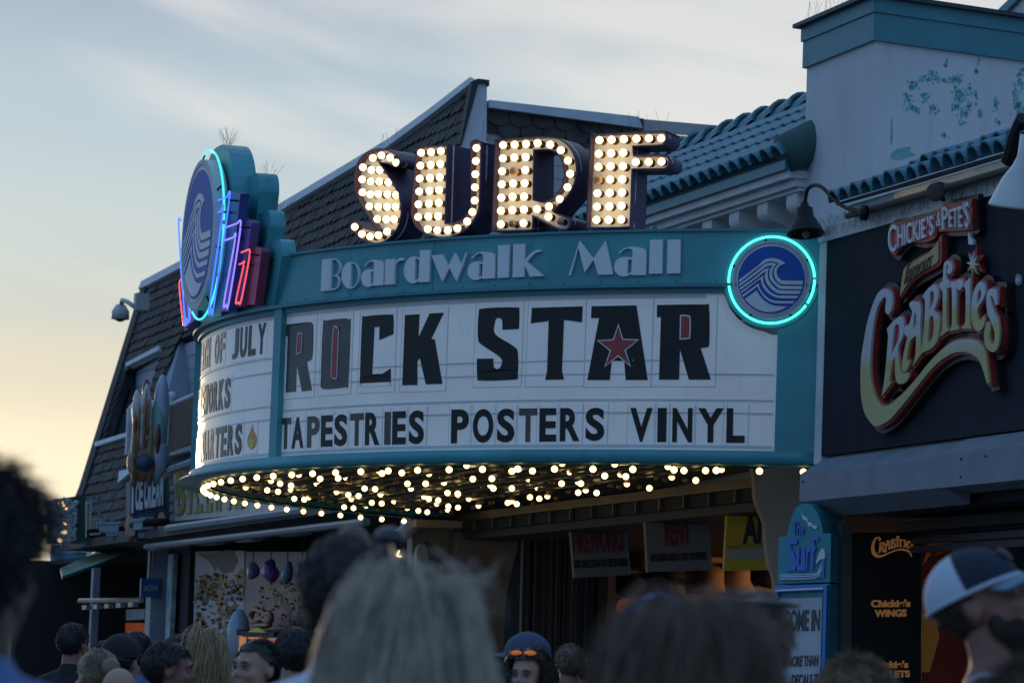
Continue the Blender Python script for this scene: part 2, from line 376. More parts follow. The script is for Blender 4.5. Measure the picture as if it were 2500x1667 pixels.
# white letter boards with their rails
for nm, a0, a1, zs, lab in (('letter_board', radians(31.45), AD0, ((2.775, .025), (2.33, .012), (2.235, .012), (2.055, .014), (1.965, .014), (1.735, .02)), None),
                            ('letter_board', AD1, radians(103.4), ((2.775, .025), (2.47, .014), (2.36, .014), (2.10, .014), (2.00, .014), (1.735, .02)), None),
                            ('letter_board', radians(104.6), radians(148.6), ((2.775, .025), (2.40, .014), (2.05, .014), (1.735, .02)), None)):
    if nm and a0 < radians(40):
        # the near board is cut away round the wave emblem
        ce = Cyl(5.9).px(1883.1, 683.5); R_ = .355; n_ = 90; v = []; f = []
        for k in range(n_ + 1):
            a = a0 + (a1 - a0) * k / n_; dx = (a - ce[0]) * 5.9
            zt_ = ZBT if abs(dx) > R_ else min(ZBT, ce[1] - sqrt(max(0, R_ * R_ - dx * dx)))
            if dx < .03: zt_ = min(zt_, 2.512)
            v += [Cyl(0).W(a, ZBB, 5.825), Cyl(0).W(a, ZBB, 5.855), Cyl(0).W(a, zt_, 5.855), Cyl(0).W(a, zt_, 5.825)]
        for k in range(n_):
            for q in range(4): f.append((k * 4 + q, k * 4 + (q + 1) % 4, k * 4 + 4 + (q + 1) % 4, k * 4 + 4 + q))
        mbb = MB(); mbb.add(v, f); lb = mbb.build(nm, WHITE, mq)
    else:
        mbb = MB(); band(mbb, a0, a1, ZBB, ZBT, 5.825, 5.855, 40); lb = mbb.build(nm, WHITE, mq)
    mbr = MB()
    for z_, h_ in zs:
        aa = a0 if (z_ < 2.31 or a0 > radians(40)) else radians(36.3)
        band(mbr, aa + .004, a1 - .004, z_ - h_ / 2, z_ + h_ / 2, 5.85, 5.8605, 40)
    ro = mbr.build('letter_rail', RAIL, lb)
# teal backing behind the near wave emblem
ce = Cyl(5.9).px(1883.1, 683.5); srf = Cyl(5.88)
mb = MB(); lp = [(ce[0] + .335 * cos(2 * pi * k / 48) / 5.9, ce[1] + .335 * sin(2 * pi * k / 48)) for k in range(48)]
lp = [(max(a, A0 + .002), min(z_, ZT - .02)) for a, z_ in lp]
prism_pq(mb, srf, [lp], -.02, .024); mb.build('emblem_backing', TEAL, mq)
# tiny sign-writer's mark
mb = MB(); text('m', 'LANDSATZ DESIGN', Cyl(5.9), [(1423, 1468), (1557, 1466), (1557, 1478), (1423, 1480)], -.002, .002, None, z='D', mb=mb, bold=0); mb.build('maker_mark', mat('faint_teal', (.16, .36, .40), .5), mq)
# soffit
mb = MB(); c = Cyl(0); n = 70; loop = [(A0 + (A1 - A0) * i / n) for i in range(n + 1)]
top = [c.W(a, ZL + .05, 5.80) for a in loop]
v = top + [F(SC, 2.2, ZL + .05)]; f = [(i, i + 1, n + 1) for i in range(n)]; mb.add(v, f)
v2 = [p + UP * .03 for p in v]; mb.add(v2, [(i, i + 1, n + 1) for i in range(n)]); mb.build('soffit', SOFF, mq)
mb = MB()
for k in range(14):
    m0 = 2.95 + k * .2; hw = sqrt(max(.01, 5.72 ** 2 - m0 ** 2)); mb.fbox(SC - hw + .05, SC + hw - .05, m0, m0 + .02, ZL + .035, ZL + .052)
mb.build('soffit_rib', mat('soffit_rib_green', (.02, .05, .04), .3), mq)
# roof deck of the marquee, unseen from below but real
mb = MB(); v = [c.W(a, ZT - .15, 5.72) for a in loop] + [F(SC, 1.5, ZT - .15)]; mb.add(v, [(i, i + 1, n + 1) for i in range(n)]); mb.build('roof_deck', mat('roof_felt', (.08, .08, .09), .9), mq)
# bulbs under the marquee
def bulb_mesh(name, m, r=.0235):
    b = MB(); b.ell((0, 0, 0), r, 14, 9); o = b.build(name, m, None, True); me = o.data; bpy.data.objects.remove(o); return me
ME_L = bulb_mesh('lit_bulb', BULB); ME_LS = bulb_mesh('soffit_lit_bulb', BULBS); ME_U = bulb_mesh('unlit_bulb', BULBO); ME_A = bulb_mesh('amber_bulb', BULBA, .029)
b = MB(); b.lathe((0, 0, 0), (0, 0, 1), [(0, .022), (.013, .022), (.017, .05), (.024, .055), (.026, .075), (0, .075)], 12); _o = b.build('socket', SOCK, None, True); ME_S = _o.data; bpy.data.objects.remove(_o)
def put(name, me, loc, parent, rot=None):
    o = bpy.data.objects.new(name, me); COL.objects.link(o); o.location = loc
    if rot is not None: o.rotation_euler = rot
    adopt(o, parent); return o
for k in range(43):
    a = radians(29.6) + (radians(156.5) - radians(29.6)) * k / 42
    p = c.W(a, 1.575, 5.79); bb = put('rim_bulb', ME_LS, p, mq)
    so = bpy.data.objects.new('socket', ME_S); COL.objects.link(so); so.parent = bb
lit = Z('V', [(1130, 370), (1280, 365), (1645, 325), (1810, 320), (797, 410), (888, 425), (690, 465), (780, 477), (1500, 450), (1588, 455), (1857, 410), (2008, 410), (1365, 503), (1450, 512), (915, 535), (998, 542), (2190, 487), (2275, 492), (2035, 537), (2113, 548), (1560, 568), (1642, 575), (1330, 605), (1408, 613), (2197, 598), (2277, 608), (1948, 635), (2022, 647)]) + \
      Z('K', [(440, 147), (588, 145), (160, 203), (297, 200), (440, 270), (307, 270), (52, 312), (797, 235), (935, 235), (1107, 180), (1258, 185), (570, 333), (637, 343), (410, 373), (475, 382), (916, 300), (1048, 302), (1427, 268), (1675, 142), (1830, 142), (1760, 213)])
cres = Z('V', [(952, 352), (720, 403), (510, 457), (885, 475), (1345, 375), (1100, 425), (1265, 495), (1632, 515), (1035, 538), (1390, 553), (1508, 610), (1745, 572), (1855, 628), (2035, 345), (2160, 418), (1885, 468), (1995, 533), (2100, 592), (2192, 643), (1620, 320)]) + \
       Z('K', [(490, 145), (800, 107), (115, 122), (1178, 112), (855, 167), (1220, 185), (560, 217), (285, 262), (625, 280), (915, 238), (695, 340), (970, 298), (440, 375), (200, 408), (130, 358), (1265, 253), (1587, 205), (1560, 130), (1943, 150)])
dead = Z('V', [(560, 397), (655, 405), (465, 455), (553, 463), (1035, 358), (1030, 420), (1122, 432), (1372, 380), (1525, 380), (1615, 395), (1268, 435), (1357, 440), (1765, 397), (1728, 457), (1815, 465), (1142, 488), (1228, 497), (1000, 488), (918, 478), (1583, 513), (1670, 522), (1130, 545), (1215, 553), (1345, 553), (1425, 560), (700, 522), (785, 530), (1898, 330), (2147, 352), (2312, 355), (2097, 412), (2250, 425), (1960, 470), (2045, 480), (1812, 525), (1895, 533), (1775, 575), (1853, 585), (1612, 623), (1745, 625), (1815, 632), (1985, 585), (2065, 595), (2250, 545), (2145, 640), (2220, 650)]) + \
       Z('K', [(365, 132), (80, 190), (373, 203), (510, 208), (585, 220), (725, 225), (235, 258), (510, 272), (640, 280), (715, 290), (815, 158), (888, 167), (1035, 172), (665, 152), (1005, 238), (1148, 245), (1215, 255), (1325, 190), (1475, 190), (1545, 205), (1690, 208), (1605, 132), (1900, 140), (1357, 258), (850, 292), (760, 338), (175, 310), (247, 320), (375, 320), (443, 330), (222, 362), (290, 372), (595, 378), (165, 405)])
for (u, v_) in lit: put('soffit_bulb', ME_LS, atz(u, v_, 1.60), mq)
for (u, v_) in cres: put('recessed_bulb', ME_LS, atz(u, v_, 1.662) + UP * .017, mq)
for (u, v_) in dead: put('unlit_bulb', ME_U, atz(u, v_, 1.625), mq)
# ------------------------------------------------------------------ fixed lettering on the fascia
fl = Cyl(5.902)
def fascia_letter(loops, z, nm='raised_letter'): return shape(nm, fl, loops, 0, .022, LWHITE, mq, z=z)
fascia_letter([[(115, 285, 1), (225, 273), (285, 278), (328, 310), (350, 370), (343, 430), (308, 485, 1), (333, 525), (338, 575), (320, 632), (285, 665), (240, 675), (98, 688, 1)],
               [(238, 290, 1), (285, 291), (320, 325), (336, 378), (325, 435), (300, 477), (255, 485, 1), (262, 497, 1), (300, 501), (319, 532), (322, 575), (308, 625), (275, 652), (220, 660, 1)]], 'BW')
fascia_letter([[(475 + 113 * cos(t) + 4 * sin(t), 485 - 170 * sin(t)) for t in [2 * pi * k / 20 for k in range(20)]], [(487, 328, 1), (537, 352), (568, 420), (576, 490), (560, 570), (520, 622), (470, 640, 1)]], 'BW')
LA = [[(650, 365, 1), (690, 320), (740, 292), (800, 288), (865, 302), (897, 350), (893, 610, 1), (765, 618, 1), (764, 600, 1), (738, 622), (700, 633), (655, 622), (620, 578), (612, 520), (627, 460), (665, 420), (720, 407), (772, 416, 1), (774, 330), (735, 308), (690, 335), (664, 370, 1)], [(735, 432, 1), (770, 440, 1), (765, 580, 1), (728, 605, 1)]]
fascia_letter(LA, 'BW')
fascia_letter([[(922, 285, 1), (1045, 275, 1), (1042, 325), (1070, 287), (1100, 268), (1150, 262, 1), (1148, 297, 1), (1098, 302), (1062, 330), (1042, 365, 1), (1032, 600, 1), (910, 606, 1)]], 'BW')
fascia_letter([[(1358, 165, 1), (1490, 160, 1), (1475, 570, 1), (1342, 575, 1), (1344, 552, 1), (1310, 577), (1270, 587), (1220, 573), (1175, 520), (1155, 440), (1167, 350), (1200, 287), (1250, 252), (1300, 245), (1358, 277, 1)], [(1300, 262, 1), (1353, 292, 1), (1342, 530, 1), (1290, 560, 1)]], 'BW')
fascia_letter([corner([(1505, 232), (1648, 222), (1718, 368), (1805, 198), (1885, 345), (1940, 192), (1953, 198), (1898, 375), (1825, 565), (1733, 390), (1645, 572)])], 'BW')
fascia_letter([[(1965 + (p[0] - 612) * 345 / 283, 186 + (p[1] - 288) * 1.045, *p[2:]) for p in lp] for lp in LA], 'BW')
fascia_letter([corner([(1460, 108), (1537, 103), (1527, 320), (1455, 323)])], 'C')
fascia_letter([[(1560, 103, 1), (1638, 98, 1), (1632, 205, 1), (1690, 150), (1738, 135, 1), (1738, 150, 1), (1700, 162), (1650, 215, 1), (1760, 310, 1), (1670, 315, 1), (1634, 240, 1), (1632, 316, 1), (1555, 320, 1)]], 'C')
fascia_letter([corner([(100, 126), (187, 240), (265, 126), (312, 342), (218, 344), (188, 248), (133, 330), (92, 170), (42, 348), (30, 348)])], 'D')
fascia_letter([[(320 + (p[0] - 612) * 202 / 283, 163 + (p[1] - 288) * .55 + (p[0] - 612) * .02, *p[2:]) for p in lp] for lp in LA], 'D')
fascia_letter([corner([(548, 122), (628, 120), (625, 337), (540, 338)])], 'D')
fascia_letter([corner([(660, 122), (742, 120), (738, 335), (655, 336)])], 'D')
# ------------------------------------------------------------------ removable letters on the boards
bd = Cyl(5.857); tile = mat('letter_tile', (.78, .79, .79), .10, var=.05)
_b = tile.node_tree.nodes['Principled BSDF']; _b.inputs['Emission Color'].default_value = (1, .93, .80, 1); _b.inputs['Emission Strength'].default_value = .04  # tiles get the same added faint glow
GB = mat('grey_black', (.055, .052, .05), .25, var=.3)  # greyer black for some of the letters
def tile_plate(lo, parent, pad=(.03, .05)):
    ps = [bd.px(*p[:2]) for p in lo]; a0 = min(p[0] for p in ps) - pad[0] / 5.9; a1 = max(p[0] for p in ps) + pad[0] / 5.9; z0 = min(p[1] for p in ps) - pad[1]; z1 = max(p[1] for p in ps) + pad[1]
    mb = MB(); band(mb, a0, a1, z0, z1, 5.8565, 5.8585, 3); tp_ = mb.build('clear_tile', tile, parent)
    mb = MB()
    for a in (a0, a1): band(mb, a - .0004, a + .0004, z0, z1, 5.8565, 5.8592, 1)
    band(mb, a0, a1, z0, z0 + .004, 5.8565, 5.8590, 3); mb.build('tile_edge', RAIL, tp_); return tp_
def big(ch, loops, z, insets, label, m=BLK):
    p0 = Z(z, loops[0])
    t = thing('marquee_letter', label, 'sign letter', bd.W(*bd.px(*p0[0][:2])), 'tall letters on the marquee board')
    tile_plate(p0, t); shape('glyph', bd, loops, .002, .0065, m, t, z=z)
    for j, (lp, g) in enumerate(insets):
        if g is None:
            shape('white_outline', bd, [lp], .0065, .0085, LWHITE, t, z=z); shape('red_inset', bd, [lp], .0085, .0105, RED, t, z=z, grow=-.010)
big('R', [[(57, 628, 1), (200, 612), (225, 622), (232, 650), (226, 830), (212, 862), (188, 875, 1), (222, 1060, 1), (158, 1068, 1), (122, 880, 1), (117, 1070, 1), (52, 1075, 1), (65, 705, 1), (55, 703, 1)]], 'C', [([(130, 685, 1), (155, 680), (162, 692), (158, 798), (146, 818), (121, 826, 1)], None)], 'tall black letter R with red inset, first letter of ROCK', GB)
big('O', [[(320, 602), (440, 588), (466, 597), (478, 625), (462, 1010), (445, 1040), (310, 1054), (286, 1038), (282, 1005), (297, 632)]], 'C', [([(365, 658), (400, 654), (404, 664), (391, 980), (386, 986), (354, 990), (350, 980)], None)], 'tall black letter O with narrow red inset, in ROCK', GB)
big('C', [[(575, 575), (735, 562), (760, 577), (760, 690, 1), (668, 730, 1), (670, 642, 1), (635, 645, 1), (620, 955, 1), (690, 952, 1), (742, 917, 1), (743, 1028, 1), (562, 1035), (540, 1015), (541, 985), (555, 610)]], 'C', [], 'tall black letter C, third letter of ROCK')
big('K', [corner([(838, 565), (932, 560), (925, 718), (1000, 555), (1092, 550), (1010, 722), (1032, 725), (1083, 1018), (975, 1022), (935, 845), (918, 870), (918, 1026), (820, 1028)])], 'C', [], 'tall black letter K, last letter of ROCK')
big('S', [[(1355, 522), (1565, 515), (1590, 532), (1588, 657, 1), (1480, 662, 1), (1478, 600), (1460, 585), (1440, 588), (1430, 612), (1430, 690), (1545, 765), (1580, 810), (1580, 960), (1560, 990), (1340, 997), (1315, 975), (1312, 853, 1), (1420, 852, 1), (1422, 905), (1445, 921), (1468, 905), (1470, 848), (1350, 765), (1320, 720), (1324, 555)]], 'C', [], 'tall black letter S, first letter of STAR')
big('T', [corner([(1299.7, 751.6), (1423.2, 747.8), (1421.3, 786.8), (1377.4, 781), (1372.5, 905), (1377.4, 926.3), (1331.9, 927), (1336.6, 906), (1340.4, 783.5), (1297, 789.4)])], 's', [], 'tall black letter T, second letter of STAR')
big('A', [corner([(170, 543), (455, 537), (527, 1012), (388, 1013), (378, 890), (297, 890), (285, 1013), (143, 1013), (218, 618), (167, 618)])], 'D', [(corner([(342, 652), (372, 750), (475, 755), (390, 825), (421, 930), (340, 864), (252, 932), (287, 828), (203, 760), (308, 752)]), None)], 'tall black letter A with a red star, in STAR')
big('R', [[(587, 535, 1), (885, 532), (918, 550), (920, 775), (902, 803), (865, 810, 1), (930, 1010, 1), (790, 1010, 1), (733, 815, 1), (727, 1010, 1), (600, 1010, 1), (612, 612, 1), (586, 612, 1)]], 'D', [([(735, 598, 1), (785, 600), (803, 622), (800, 735), (785, 752), (731, 756, 1)], None)], 'tall black letter R with red inset, last letter of STAR')
def lerp_y(x, tab):
    for (x0, y0), (x1, y1) in zip(tab, tab[1:]):
        if x <= x1 or (x1, y1) == tab[-1]: return y0 + (y1 - y0) * (x - x0) / (x1 - x0)
ORD = ['first', 'second', 'third', 'fourth', 'fifth', 'sixth', 'seventh', 'eighth', 'ninth', 'last']
def small_row(word, z, spans, ttab, btab, grp, lean, greyer=()):
    for i, (ch, (x0, x1)) in enumerate(zip(word, spans)):
        xm = (x0 + x1) / 2; sl = (lerp_y(xm + 10, ttab) - lerp_y(xm - 10, ttab)) / 20; sb = (lerp_y(xm + 10, btab) - lerp_y(xm - 10, btab)) / 20; h = (x1 - x0) / 2
        q = [(x0 + lean, lerp_y(xm, ttab) - sl * h), (x1 + lean, lerp_y(xm, ttab) + sl * h), (x1, lerp_y(xm, btab) + sb * h), (x0, lerp_y(xm, btab) - sb * h)]
        od = 'last' if i == len(word) - 1 else ORD[i]
        t = thing('marquee_letter', f'black letter {ch}, {od} letter of {word} on the white board', 'sign letter', bd.W(*bd.px(*Z(z, [q[0]])[0][:2])), grp)
        tile_plate(Z(z, q), t, (.022, .03)); text('glyph', ch, bd, q, .002, .0065, GB if i in greyer else BLK, t, bold=.035, z=z)
ct = [(15, 1245), (280, 1228), (600, 1208), (960, 1192), (1400, 1183), (1850, 1178)]; cb = [(15, 1450), (280, 1434), (600, 1422), (960, 1414), (1400, 1406), (1850, 1398)]
small_row('TAPESTRIES', 'C', [(15, 82), (88, 165), (190, 270), (282, 357), (370, 453), (473, 560), (573, 668), (700, 740), (752, 840), (862, 960)], ct, cb, 'letters of the lower board line', 4, (0, 2, 5, 7))
small_row('POSTERS', 'C', [(1140, 1255), (1283, 1417), (1443, 1557), (1587, 1705), (1722, 1832), (1858, 1988), (2026, 2150)], ct + [(2148, 1176)], cb + [(2148, 1393)], 'letters of the lower board line', 4, (3,))
small_row('VINYL', 'D', [(413, 555), (588, 645), (683, 810), (845, 1008), (1028, 1145)], [(413, 1190), (1145, 1193)], [(413, 1406), (1145, 1414)], 'letters of the lower board line', 4)
# the end board: three lines that wrap round the tip
GW = mat('lighter_black', (.075, .07, .062), .18, var=.4)  # lighter, browner black for the letters nearer the tip
def side_row(word, a_last, step, z0, z1, line, wid=None, names=None):
    k = len(word)
    for i, ch in enumerate(word):
        if ch == ' ': continue
        a = a_last + step * (k - 1 - i); hw = (.074 if ch not in 'I1' else .03)
        t = thing('marquee_letter', f'black letter {ch}, {(names or {}).get(i, "")}{line} on the curved end board', 'sign letter', bd.W(a, z0, .01), 'letters on the curved end board')
        mb = MB(); band(mb, a - .095 / 5.9, a + .095 / 5.9, z0 - .03, z1 + .03, 5.8565, 5.8585, 2); mb.build('clear_tile', tile, t)
        v, f = text_geo(ch, .035); out = [bd.W(a + hw / 5.9 - 2 * hw / 5.9 * x, z0 + (z1 - z0) * y, .002 + .0045 * h) for x, y, h in v]
        obj('glyph', out, f, BLK if i >= k - 4 else GW, t)
def ang(x, y): return bd.px(*Z('H', [(x, y)])[0])
aY, aJ = ang(690, 330)[0], ang(490, 370)[0]; st = (aJ - aY) / 3
zr = [(ang(690, 452)[1], ang(690, 217)[1]), (ang(425, 868)[1], ang(425, 637)[1]), (ang(512, 1220)[1], ang(512, 987)[1])]
side_row('4TH OF JULY', aY, st, *zr[0], '4TH OF JULY line', names={0: 'first of the ', 1: 'T of the ', 2: 'H of the ', 4: 'O of the ', 5: 'F of the ', 7: 'J of the ', 8: 'U of the ', 9: 'L of the ', 10: 'last of the '})
side_row('FIREWORKS', ang(428, 750)[0], st, *zr[1], 'FIREWORKS', names={i: ORD[i] + ' letter of ' for i in range(8)} | {8: 'last letter of '})
side_row('HEADQUARTERS', ang(512, 1100)[0], st, *zr[2], 'HEADQUARTERS', names={i: (ORD[:9] + ['tenth', 'eleventh', 'last'])[i] + ' letter of ' for i in range(12)})
t = thing('flame_tile', 'small tile with an orange and yellow flame on the curved end board', 'sign tile', bd.W(*ang(615, 1090), .01))
mb = MB(); pf = Z('H', [(560, 970), (660, 960), (650, 1210), (555, 1222)]); tile_plate(pf, t, (0, 0))
shape('flame', bd, [[(622, 990, 1), (628, 1040), (650, 1085), (645, 1140), (625, 1175), (605, 1180), (585, 1150), (582, 1100), (600, 1050)]], .002, .0055, mat('flame_orange', (.75, .28, .06), .35), t, z='H')
shape('flame_core', bd, [[(614, 1090, 1), (632, 1115), (632, 1155), (614, 1175), (596, 1155), (596, 1120)]], .006, .008, mat('flame_yellow', (.62, .55, .05), .35), t, z='H')
# ------------------------------------------------------------------ the four bulb letters
rim = Cyl(5.86); S_OUT = [(398, 570), (360, 530), (300, 507), (235, 510), (170, 538), (122, 590), (97, 660), (92, 740), (105, 820), (145, 895), (190, 970), (235, 1040), (262, 1058, 1), (200, 1050), (150, 1025), (108, 992, 1), (75, 1010), (72, 1040), (110, 1090), (160, 1132), (220, 1152), (285, 1142), (345, 1102), (392, 1035), (414, 950), (410, 865), (380, 775), (330, 690), (268, 605, 1), (320, 612), (365, 630), (395, 622), (406, 598)]
U_OUT = [(520, 490, 1), (728, 477, 1), (712, 1008, 1), (770, 1003), (830, 975), (868, 925), (880, 860), (880, 500), (887, 462), (908, 447), (932, 447), (953, 465), (955, 500), (942, 880), (925, 950), (885, 1020), (820, 1075), (740, 1105), (660, 1108), (575, 1085), (510, 1035), (480, 965), (478, 900), (512, 530)]
R_OUT = [(1045, 445, 1), (1300, 425), (1400, 422), (1480, 437), (1545, 485), (1588, 560), (1600, 650), (1585, 740), (1540, 825), (1480, 890), (1445, 932, 1), (1500, 955), (1545, 972), (1560, 1000), (1550, 1040), (1515, 1058), (1450, 1045), (1370, 1005), (1305, 968, 1), (1303, 1030), (1282, 1060), (1022, 1066, 1)]
R_IN = [(1312, 520, 1), (1420, 520), (1475, 555), (1505, 620), (1510, 700), (1485, 780), (1430, 840), (1370, 862), (1308, 848, 1)]
F_OUT = [(1705, 415), (1760, 405), (2170, 386), (2202, 402), (2208, 440), (2190, 475), (2155, 488), (1982, 495, 1), (1986, 548, 1), (2180, 545), (2218, 565), (2226, 605), (2205, 640), (2165, 647), (1976, 650, 1), (1963, 1005), (1940, 1040), (1660, 1046, 1), (1688, 450)]
BS = [(222, 570), (280, 553), (338, 568), (380, 602), (155, 633), (212, 650), (150, 715), (207, 728), (265, 730), (152, 802), (203, 815), (258, 815), (320, 815), (198, 897), (258, 900), (318, 900), (375, 900), (252, 982), (312, 985), (365, 985), (100, 1035), (148, 1083), (203, 1100), (260, 1092), (318, 1067), (268, 652), (326, 735), (378, 820)]
BU = [(548, 535), (615, 530), (682, 523), (543, 622), (612, 617), (678, 610), (538, 710), (608, 705), (674, 700), (535, 797), (604, 792), (670, 787), (530, 883), (600, 878), (667, 873), (528, 968), (597, 965), (663, 963), (593, 1050), (657, 1058), (728, 1058), (793, 1045), (860, 998), (895, 935), (910, 857), (912, 768), (915, 680), (918, 591), (922, 503)]
BR = [(1102, 483), (1180, 480), (1257, 475), (1335, 470), (1420, 480), (1492, 518), (1540, 588), (1555, 677), (1537, 768), (1485, 848), (1412, 897), (1332, 915), (1100, 573), (1178, 567), (1254, 564), (1095, 660), (1175, 660, 'a'), (1252, 652), (1092, 748), (1170, 742), (1247, 740), (1090, 838), (1166, 832), (1244, 830), (1087, 927), (1165, 922), (1243, 918), (1086, 1017), (1163, 1013, 'u'), (1240, 1010), (1408, 967), (1490, 998, 'u')]
BF = [(1753, 450), (1835, 447), (1918, 443), (2003, 440), (2087, 437), (2170, 437), (1748, 542), (1832, 538), (1914, 534), (1746, 630), (1828, 626), (1912, 626), (1998, 598), (2085, 597), (2172, 595), (1742, 718, 'a'), (1824, 716), (1908, 714), (1739, 808), (1822, 806), (1906, 803), (1735, 899), (1820, 897), (1902, 893), (1732, 988), (1815, 988), (1900, 985)]
for ch, out_, ins, bl, tops in (('S', S_OUT, None, BS, [(150, 540), (235, 508), (330, 512)]), ('U', U_OUT, None, BU, [(870, 470), (940, 450)]), ('R', R_OUT, R_IN, BR, None), ('F', F_OUT, None, BF, [(1830, 402), (2190, 388)])):
    lps = [out_] + ([ins] if ins else [])
    L2 = [[rim.px(*p) for p in smooth_loop(Z('B', lp), 5)] for lp in lps]
    cz = min(p[1] for p in L2[0]); ca = sum(p[0] for p in L2[0]) / len(L2[0])
    t = thing('bulb_letter', f'tall white letter {ch} with dark purple sides, studded with lit bulbs, standing on the marquee', 'channel letter', rim.W(ca, cz, -.1), 'bulb letters on top of the marquee')
    mb = MB(); prism_pq(mb, rim, L2, -.075, -.06); mb.build('face', FACE, t)
    mb = MB(); v = []; f = []
    for lp in L2:
        k = len(mb.v); n = len(lp); inn = [(a / 5.9, b) for a, b in offset([(a * 5.9, b) for a, b in lp], -.010 if lp is L2[0] else .010)]
        vv = [rim.W(*p, 0) for p in lp] + [rim.W(*p, -.27) for p in lp] + [rim.W(*p, 0) for p in inn] + [rim.W(*p, -.27) for p in inn]; ff = []
        for i in range(n):
            j = (i + 1) % n; ff += [(i, j, n + j, n + i), (2 * n + i, 2 * n + j, 3 * n + j, 3 * n + i), (i, j, 2 * n + j, 2 * n + i), (n + i, n + j, 3 * n + j, 3 * n + i)]
        mb.add(vv, ff)
    mb.build('side_return', PURP, t)
    mb = MB(); prism_pq(mb, rim, L2, -.268, -.255); mb.build('back_panel', PURP, t)
    for p in bl:
        a, z_ = rim.px(*Z('B', [p])[0][:2]); P0 = rim.W(a, z_, .0)
        kind = p[2] if len(p) > 2 else ''
        bb = put('light_bulb', ME_A if kind == 'a' else ME_U if kind else ME_L, P0, t); bb.scale = (1.16,) * 3
        nrm = (rim.W(a, z_, 1) - P0); so = bpy.data.objects.new('socket', ME_S); COL.objects.link(so); so.parent = bb; so.rotation_euler = (-nrm).to_track_quat('Z', 'Y').to_euler()
    # legs that carry the letter
    for sgn in (-1, 1):
        mb = MB(); p = rim.W(ca + (.05 + sgn * .09) / 5.9, ZT - .15, -.2); mb.box(p - Vector((.02, .02, 0)), (.04, 0, 0), (0, .04, 0), (0, 0, cz - ZT + .19)); mb.build('support_leg', TEALD, t)
    if tops: spikes('bird_spikes', [rim.W(*rim.px(*Z('B', [q])[0]), -.12) for q in tops], SPIKE, t, .17, 20, .35, ord(ch))
# ------------------------------------------------------------------ wave emblems
WV = [[(245, 780, 1), (530, 565), (640, 465), (720, 432), (790, 427), (870, 440), (940, 470), (1000, 515, 1), (940, 530), (890, 565), (865, 610), (858, 660), (880, 720), (920, 765), (975, 785), (1285, 787, 1), (1282, 847, 1), (970, 845), (905, 822), (850, 770), (818, 700), (813, 640), (830, 580), (890, 512, 1), (850, 495), (760, 477), (690, 490), (610, 540), (500, 625), (245, 828, 1)],
      [(245, 850, 1), (380, 752), (560, 610), (660, 525), (740, 500), (800, 502), (855, 517, 1), (820, 560), (795, 610), (787, 670), (800, 740), (840, 800), (900, 850), (960, 870), (1278, 873, 1), (1270, 922, 1), (950, 920), (880, 895), (800, 825), (750, 750), (738, 680), (750, 610), (790, 548, 1), (740, 545), (690, 562), (590, 635), (420, 765), (258, 882, 1)],
      [(262, 910, 1), (420, 800), (560, 690), (660, 605), (735, 578, 1), (715, 640), (715, 710), (735, 780), (790, 860), (860, 920), (940, 943), (1255, 947, 1), (1240, 997, 1), (920, 995), (830, 960), (750, 895), (695, 820), (668, 740), (668, 690), (690, 635, 1), (640, 665), (560, 730), (410, 845), (272, 942, 1)],
      [(285, 965, 1), (440, 860), (560, 765), (645, 705, 1), (640, 760), (655, 830), (700, 900), (770, 975), (850, 1015), (930, 1028), (1215, 1030, 1), (1192, 1070, 1), (920, 1068), (820, 1045), (730, 990), (650, 905), (615, 830), (605, 762, 1), (540, 805), (430, 890), (290, 995, 1)],
      [(305, 1025, 1), (440, 930), (575, 830, 1), (585, 900), (640, 985), (720, 1060), (810, 1105), (900, 1117), (1160, 1117, 1), (1130, 1152, 1), (900, 1153), (800, 1140), (700, 1085), (620, 1000), (570, 920), (552, 880, 1), (450, 960), (320, 1055, 1)],
      [(350, 1090, 1), (530, 960), (548, 965), (600, 1040), (670, 1110), (760, 1165), (860, 1195), (1045, 1205, 1), (960, 1250), (860, 1285), (760, 1295), (640, 1280), (530, 1235), (440, 1175)]]
def emblem(surfW, r, parent, th, ring_r, cyan, ring_off):
    """disc, blue roundel, wave and neon ring; surfW(x, y, off) takes unit-disc coordinates (1 = disc radius)"""
    class S2:
        def W(self, p, q, off=0): return surfW(p, q, off)
    s2 = S2(); cir = lambda R, n=64: [(R * cos(2 * pi * k / n), R * sin(2 * pi * k / n)) for k in range(n)]
    mb = MB(); prism_pq(mb, s2, [cir(1)], -th, 0); mb.build('disc', DISC, parent)
    mb = MB(); prism_pq(mb, s2, [cir(1), cir(.94)], 0, .006); mb.build('disc_rim', DISC, parent)
    mb = MB(); prism_pq(mb, s2, [cir(.895)], 0, .004); mb.build('white_ring', LWHITE, parent)
    mb = MB(); prism_pq(mb, s2, [cir(.86)], .004, .008); mb.build('blue_field', BLUE, parent)
    mb = MB()
    for lp in WV: prism_pq(mb, s2, [[((x - 770) / 635, (775 - y) / 635) for x, y in smooth_loop(lp)]], .008, .012)
    mb.build('wave_motif', LWHITE, parent)
    for a, b_ in ((4, 184), (188, 325), (328, 361)):
        pts = [s2.W(ring_r * cos(radians(a + (b_ - a) * k / 40)), ring_r * sin(radians(a + (b_ - a) * k / 40)), ring_off) for k in range(41)]
        mb = MB(); mb.tube(pts, (.0092 if r < .4 else .0088), 8); mb.build('neon_ring', cyan, parent, True)
    mb = MB()
    for a in (30, 100, 160, 240, 300, 345):
        p = (ring_r * cos(radians(a)), ring_r * sin(radians(a))); q = (.99 * cos(radians(a)), .99 * sin(radians(a))); mb.tube([s2.W(*p, ring_off), s2.W(*q, -.02)], .008, 6)
    mb.build('tube_support', IRON, parent)
cm = Cyl(5.93); ce = cm.px(1883.1, 683.5); Rr = .272
t = thing('wave_emblem', 'round blue and white wave emblem in a glowing cyan neon ring', 'emblem sign', cm.W(*ce))
